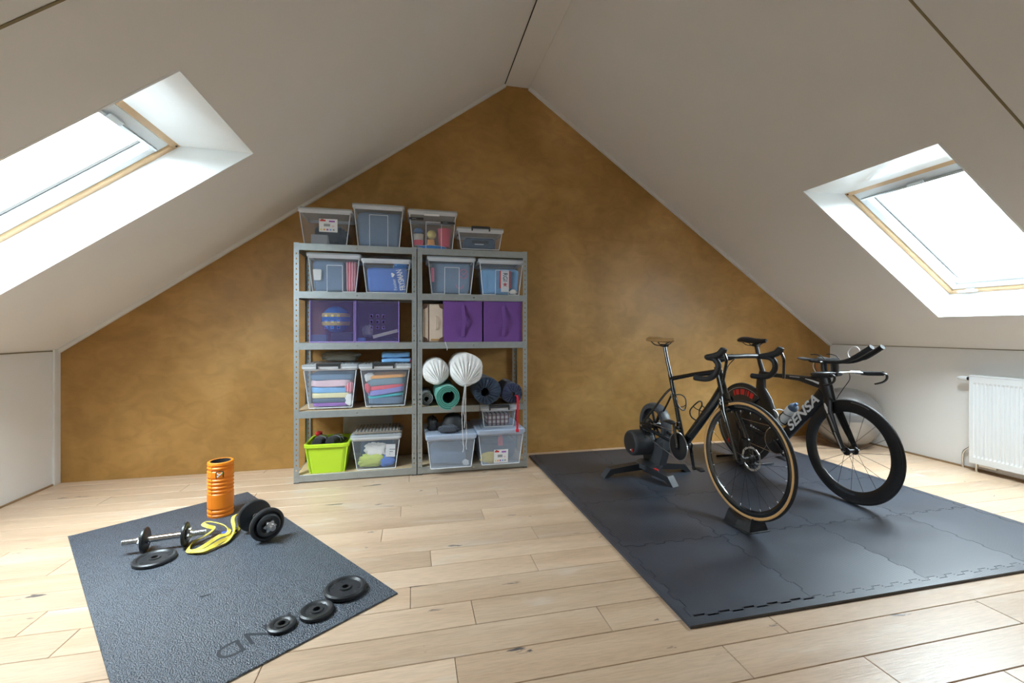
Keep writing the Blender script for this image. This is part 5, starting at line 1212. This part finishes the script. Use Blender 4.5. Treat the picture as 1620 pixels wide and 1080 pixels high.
# ------------------------------------------------------------------ time trial bike
b2 = thing('time_trial_bike', 'matte black time trial bike with solid rear disc wheel and aero bars', 'bicycle', (2.816, 2.333, ZP), -1.582)
Q = -ZP
F2 = (0, .337); R2 = (-.965, .337); B2 = (-.578, .268)
fm = MB()
aero(fm, [(-.578, .270), (-.48, .370), (-.355, .508), (-.235, .640), (-.195, .690)], [.044, .043, .044, .048, .050], [.024, .023, .022, .021, .020], 18)
aero(fm, [(-.735, .775), (-.60, .775), (-.40, .775), (-.29, .765), (-.20, .758)], [.020, .017, .021, .034, .045], [.017, .016, .016, .018, .020], 16)
aero(fm, [(-.150, .640), (-.175, .72), (-.200, .805)], [.048, .052, .050], [.021, .022, .022], 16)
aero(fm, [(-.285, .795), (-.18, .812), (-.075, .835)], [.014, .019, .012], [.017, .026, .022], 14)
aero(fm, [(-.578, .270), (-.635, .40), (-.72, .545), (-.775, .64), (-.77, .72), (-.752, .80)], [.048, .055, .072, .058, .050, .030], [.022, .018, .016, .015, .015, .015], 18)
fm.cyl((B2[0], -.045, B2[1]), (B2[0], .045, B2[1]), .030, n=20)
for s in (-1, 1):
    fm.tube([(-.59, s*.02, .27), (-.72, s*.040, .285), (-.85, s*.056, .312), (-.972, s*.064, .335)], [(.010, .026), (.009, .022), (.008, .017), (.008, .014)], 10, side=(0, 1, 0))
    fm.tube([(-.79, s*.013, .575), (-.86, s*.042, .50), (-.975, s*.064, .345)], [(.007, .018), (.007, .014), (.006, .010)], 10, side=(0, 1, 0))
    fm.cbox(-.985, -.95, s*.064-.004, s*.064+.004, .318, .36, .003)
fro = fm.build('frame', 'satin_black', b2)
# SENSA lettering along the down tube on both sides, white flash on the top tube
da = math.atan2(.640-.370, -.235+.48)
for s in (-1, 1):
    M_ = Matrix.Translation((-.352, s*.0230, .520)) @ Matrix.Rotation(PI/2 if s < 0 else -PI/2, 4, 'X') @ (Matrix.Rotation(da, 4, 'Z') if s < 0 else Matrix.Rotation(PI-da, 4, 'Z') @ Matrix.Rotation(0, 4, 'Z'))
    text_part('lettering', 'SENSA', .092, 'decal_white', fro, M_, depth=.0012, sx=1.38, shear=.25, bold=.0022)
    MB().tube([(-.33, s*.0175, .778), (-.27, s*.0185, .770), (-.215, s*.0205, .758)], [(.0008, .002), (.0008, .005), (.0008, .008)], 8, side=(0, 1, 0)).build('white_flash', 'decal_white', fro)
    MB().tube([(-.47, s*.0165, .782), (-.38, s*.0165, .783)], [(.0008, .004), (.0008, .004)], 8, side=(0, 1, 0)).build('white_mark', 'decal_grey', fro)
fk = MB(); aero(fk, [(-.165, .668), (-.142, .625)], [.040, .046], [.022, .036])
for s in (-1, 1): fk.tube([(-.140, s*.030, .645), (-.125, s*.042, .58), (-.06, s*.050, .445), (-.002, s*.052, .337)], [(.011, .036), (.010, .033), (.009, .026), (.008, .015)], 12, side=(0, 1, 0))
fko = fk.build('fork', 'satin_black', b2)
for s in (-1, 1):
    MB().tube([(-.150, s*.040, .630), (-.135, s*.0475, .60), (-.118, s*.0535, .565)], [(.0022, .010), (.0022, .012), (.0022, .004)], 8, side=(0, 1, 0)).build('fork_flash', 'decal_white', fko)
    MB().tube([(-.112, s*.054, .56), (-.06, s*.0585, .455)], [(.0022, .006)]*2, 8, side=(0, 1, 0)).build('fork_stripe', 'decal_grey', fko)
    MB().tube([(-.062, s*.0592, .45), (-.012, s*.0612, .355)], [(.0022, .005)]*2, 8, side=(0, 1, 0)).build('fork_stripe', 'decal_white', fko)
w2 = wheel(b2, 'front_wheel', 0, .337, .337, .0125, .062, .0115, 'tyre_rubber', 18, spoke_r=.0013)
MB().tube([(.322*math.cos(a), -.0118, .322*math.sin(a)) for a in [1.15+.035*i for i in range(12)]], .0016, 6).build('tyre_print', 'decal_grey', w2)
MB().tube([(.275*math.cos(a), -.0128, .275*math.sin(a)) for a in [-1.95+.04*i for i in range(14)]], [(.0006, .007)]*14, 6, side=(0, 1, 0)).build('rim_print', 'trainer_grey', w2)
MB().cyl((0, -.066, .337), (0, .066, .337), .006, n=12).build('skewer', 'steel', b2); MB().tube([(.0, .064, .337), (-.02, .074, .35), (-.05, .076, .362)], [(.006, .004)]*3, 8).build('skewer_lever', 'satin_black', b2)
w3 = wheel(b2, 'rear_wheel', -.965, .337, .337, .0125, .0, .0105, 'tyre_rubber', 0, disc=True)
for s in (-1, 1):
    def arcq(r0, r1, a0_, a1_, nm, m, n=5):
        yy = lambda r_: s*(.0105*(1+.9*max(0, (.29-r_)/.17)) + .0012)
        vs = []; 
        for i in range(n+1):
            a = a0_+(a1_-a0_)*i/n
            for r_ in (r0, r1): vs.append((r_*math.cos(a), yy(r_), r_*math.sin(a)))
        MB().add(vs, [(2*i, 2*i+1, 2*i+3, 2*i+2) for i in range(n)]).build(nm, m, w3)
    for a, b in ((1.10, 1.24), (1.29, 1.36), (1.41, 1.44), (1.50, 1.68), (1.75, 1.9), (1.95, 2.02), (.92, 1.02), (-2.35, -2.2), (-2.15, -2.1)): arcq(.235, .283, a, b, 'red_decal', 'decal_red')
    arcq(.294, .299, .0, 2*PI, 'grey_line', 'decal_grey', 60)
    for k_ in range(5): arcq(.10+.026*k_, .118+.026*k_, -.30-.0*k_, -.30+.028/(.10+.026*k_)*1.0, 'white_decal', 'decal_white', 2)
ps = MB(); aero(ps, [(-.752, .78), (-.79, .88), (-.826, 1.005)], [.026, .022, .020], [.012, .011, .011]); ps.cbox(-.855, -.80, -.024, .024, .995, 1.020, .006); ps.build('seatpost', 'satin_black', b2)
saddle(b2, -.985, -.715, 1.052, 'satin_black', 1.75)
# cockpit: risers, arm pads, extensions, base bar with horns
bbm = MB()
bbm.tube(spline([(-.085, -.20, .838), (-.115, -.12, .842), (-.115, 0, .842), (-.115, .12, .842), (-.085, .20, .838)], 4), [(.010, .022)]*17, 12, side=(0, 0, 1))
bbo = bbm.build('base_bar', 'carbon', b2)
for s in (-1, 1):
    MB().tube(spline([(-.09, s*.195, .838), (-.05, s*.205, .838), (.0, s*.208, .842), (.045, s*.208, .846)], 4), .0145, 12).build('bar_grip', 'matte_black', bbo)
    MB().tube(spline([(.04, s*.208, .848), (.068, s*.208, .842), (.068, s*.208, .812), (.045, s*.208, .790), (.015, s*.208, .778), (-.005, s*.208, .772)], 4), [(.009, .006)]*21, 10, side=(0, 1, 0)).build('brake_lever', 'satin_black', bbo)
MB().tube([(-.115, .13, .842), (-.09, .185, .839)], .012, 12).build('silver_sleeve', 'aluminium', bbo)
cp_ = MB(); aero(cp_, [(-.185, .815), (-.192, .86), (-.196, .915)], [.026, .022, .020], [.020, .018, .02]); cp_.build('riser_post', 'satin_black', b2)
cp_ = MB(); aero(cp_, [(-.11, .845), (-.115, .915)], [.018, .018], [.03, .03]); cp_.build('riser_post', 'satin_black', b2)
for s in (-1, 1):
    q = s*.042
    pd_ = MB(); pd_.tube([(-.30, s*.085, .932), (-.25, s*.085, .925), (-.19, s*.085, .928)], [(.036, .008), (.042, .009), (.036, .008)], 14, side=(0, 1, 0)); pd_.build('arm_pad', 'matte_black', b2)
    MB().cbox(-.235, -.15, min(q, s*.08), max(q, s*.08), .905, .918, .004).build('pad_bracket', 'satin_black', b2)
    MB().tube(spline([(-.27, q, .918), (-.12, q, .916), (-.02, q, .924), (.06, q, .955), (.12, q, .992), (.172, q, 1.028)], 4), [(.0125, .0125)]*12+[(.0155, .0165)]*9, 12, side=(0, 1, 0)).build('extension_bar', 'matte_black', b2)
    MB().tube(spline([(-.13, s*.06, .93), (-.16, s*.062, .955), (-.20, s*.066, .962), (-.235, s*.068, .96)], 4), .0035, 8).build('shift_lever', 'satin_black', b2)
MB().tube([(-.005+.038*math.cos(2*PI*i/20), .03+.012*math.sin(2*PI*i/20), .985+.038*math.sin(2*PI*i/20)) for i in range(20)], .0032, 6, closed=True).build('cable_loop', 'decal_white', b2)
MB().tube(spline([(-.06, .06, .842), (-.05, .05, .80), (-.075, .03, .74), (-.10, .02, .69), (-.11, .012, .66)], 5), .0025, 6).build('brake_cable', 'satin_black', b2)
for k_, m_ in ((0, 'decal_white'), (1, 'satin_black'), (2, 'decal_red')): MB().tube(spline([(-.24+.012*k_, -.03, .92), (-.262+.016*k_, -.02, .87), (-.235+.010*k_, -.01, .815)], 4), .0018, 5).build('brake_cable', m_, b2)
crankset(b2, B2[0], B2[1], .104, -.62, .170, 'satin_black', 'carbon')
rdl = MB(); rdl.tube([(-.975, -.066, .33), (-.975, -.06, .295), (-.955, -.05, .265)], .010, 10); rdl.tube([(-.955, -.045, .265), (-.94, -.045, .19)], [(.006, .016)]*2, 10, side=(0, 1, 0)); rdl.build('rear_derailleur', 'satin_black', b2)
ch = MB()
for za, zb_, xb in ((B2[1]+.102, .337+.035, -.965), (B2[1]-.102, .19, -.94)): ch.tube([(B2[0], -.044, za), (xb, -.043, zb_)], [(.0035, .003)]*2, 6, side=(0, 1, 0))
ch.build('chain', 'steel', b2)['kind'] = 'stuff'
fd = MB(); fd.cbox(-.63, -.57, -.054, -.038, .375, .395, .003); fd.cbox(-.615, -.595, -.038, -.012, .385, .43, .003); fd.build('front_derailleur', 'satin_black', b2)
cage(b2, -.525, .395, .245, .27, 'satin_black')
cage(b2, -.64, .50, .03, -.06, 'decal_white')
# water bottle in the cage
tdir = Vector((.245, 0, .27)).normalized(); nrm_ = Vector((-tdir.z, 0, tdir.x))
bo = Vector((-.515, 0, .405))+nrm_*.048
wb_ = bpy.data.objects.new('water_bottle', None); COL.objects.link(wb_)
Mw = Matrix.Translation(b2.location) @ Matrix.Rotation(-1.582, 4, 'Z')
axz = (Mw.to_3x3() @ tdir).normalized(); axx = (Mw.to_3x3() @ Vector((0, 1, 0))).normalized(); axy = axz.cross(axx)
pos = Mw @ bo
wb_.matrix_world = Matrix(((axx.x, axy.x, axz.x, pos.x), (axx.y, axy.y, axz.y, pos.y), (axx.z, axy.z, axz.z, pos.z), (0, 0, 0, 1)))
tag(wb_, 'white water bottle with grey cap held in the time trial bike cage', 'bottle')
MB().lathe([(0, -.03), (.031, -.03), (.036, -.022), (.037, .05), (.034, .06), (.034, .07), (.037, .08), (.037, .125), (.033, .134), (0, .134)], 28).build('body', 'decal_white', wb_)
MB().lathe([(.033, .132), (.035, .136), (.034, .155), (.024, .172), (.012, .178), (0, .178)], 28).build('cap', 'fab_slate', wb_)
MB().lathe([(.0125, .176), (.0125, .190), (.009, .196), (0, .196)], 16).build('spout', 'fab_denim', wb_)
# low floor stand under the disc wheel
fs_ = thing('floor_stand', 'low flat black floor stand at the rear disc wheel', 'bike stand', (2.816-.965*math.cos(-1.582), 2.333-.965*math.sin(-1.582), ZP), -1.582)
for s in (-1, 1):
    MB().tube(spline([(-.16, s*.03, .006), (-.06, s*.026, .03), (.06, s*.026, .03), (.16, s*.03, .006)], 4), .006, 10).build('side_rail', 'satin_black', fs_)
    MB().cyl((s*.15, -.16, .007), (s*.15, .16, .007), .007, n=12).build('cross_bar', 'satin_black', fs_)
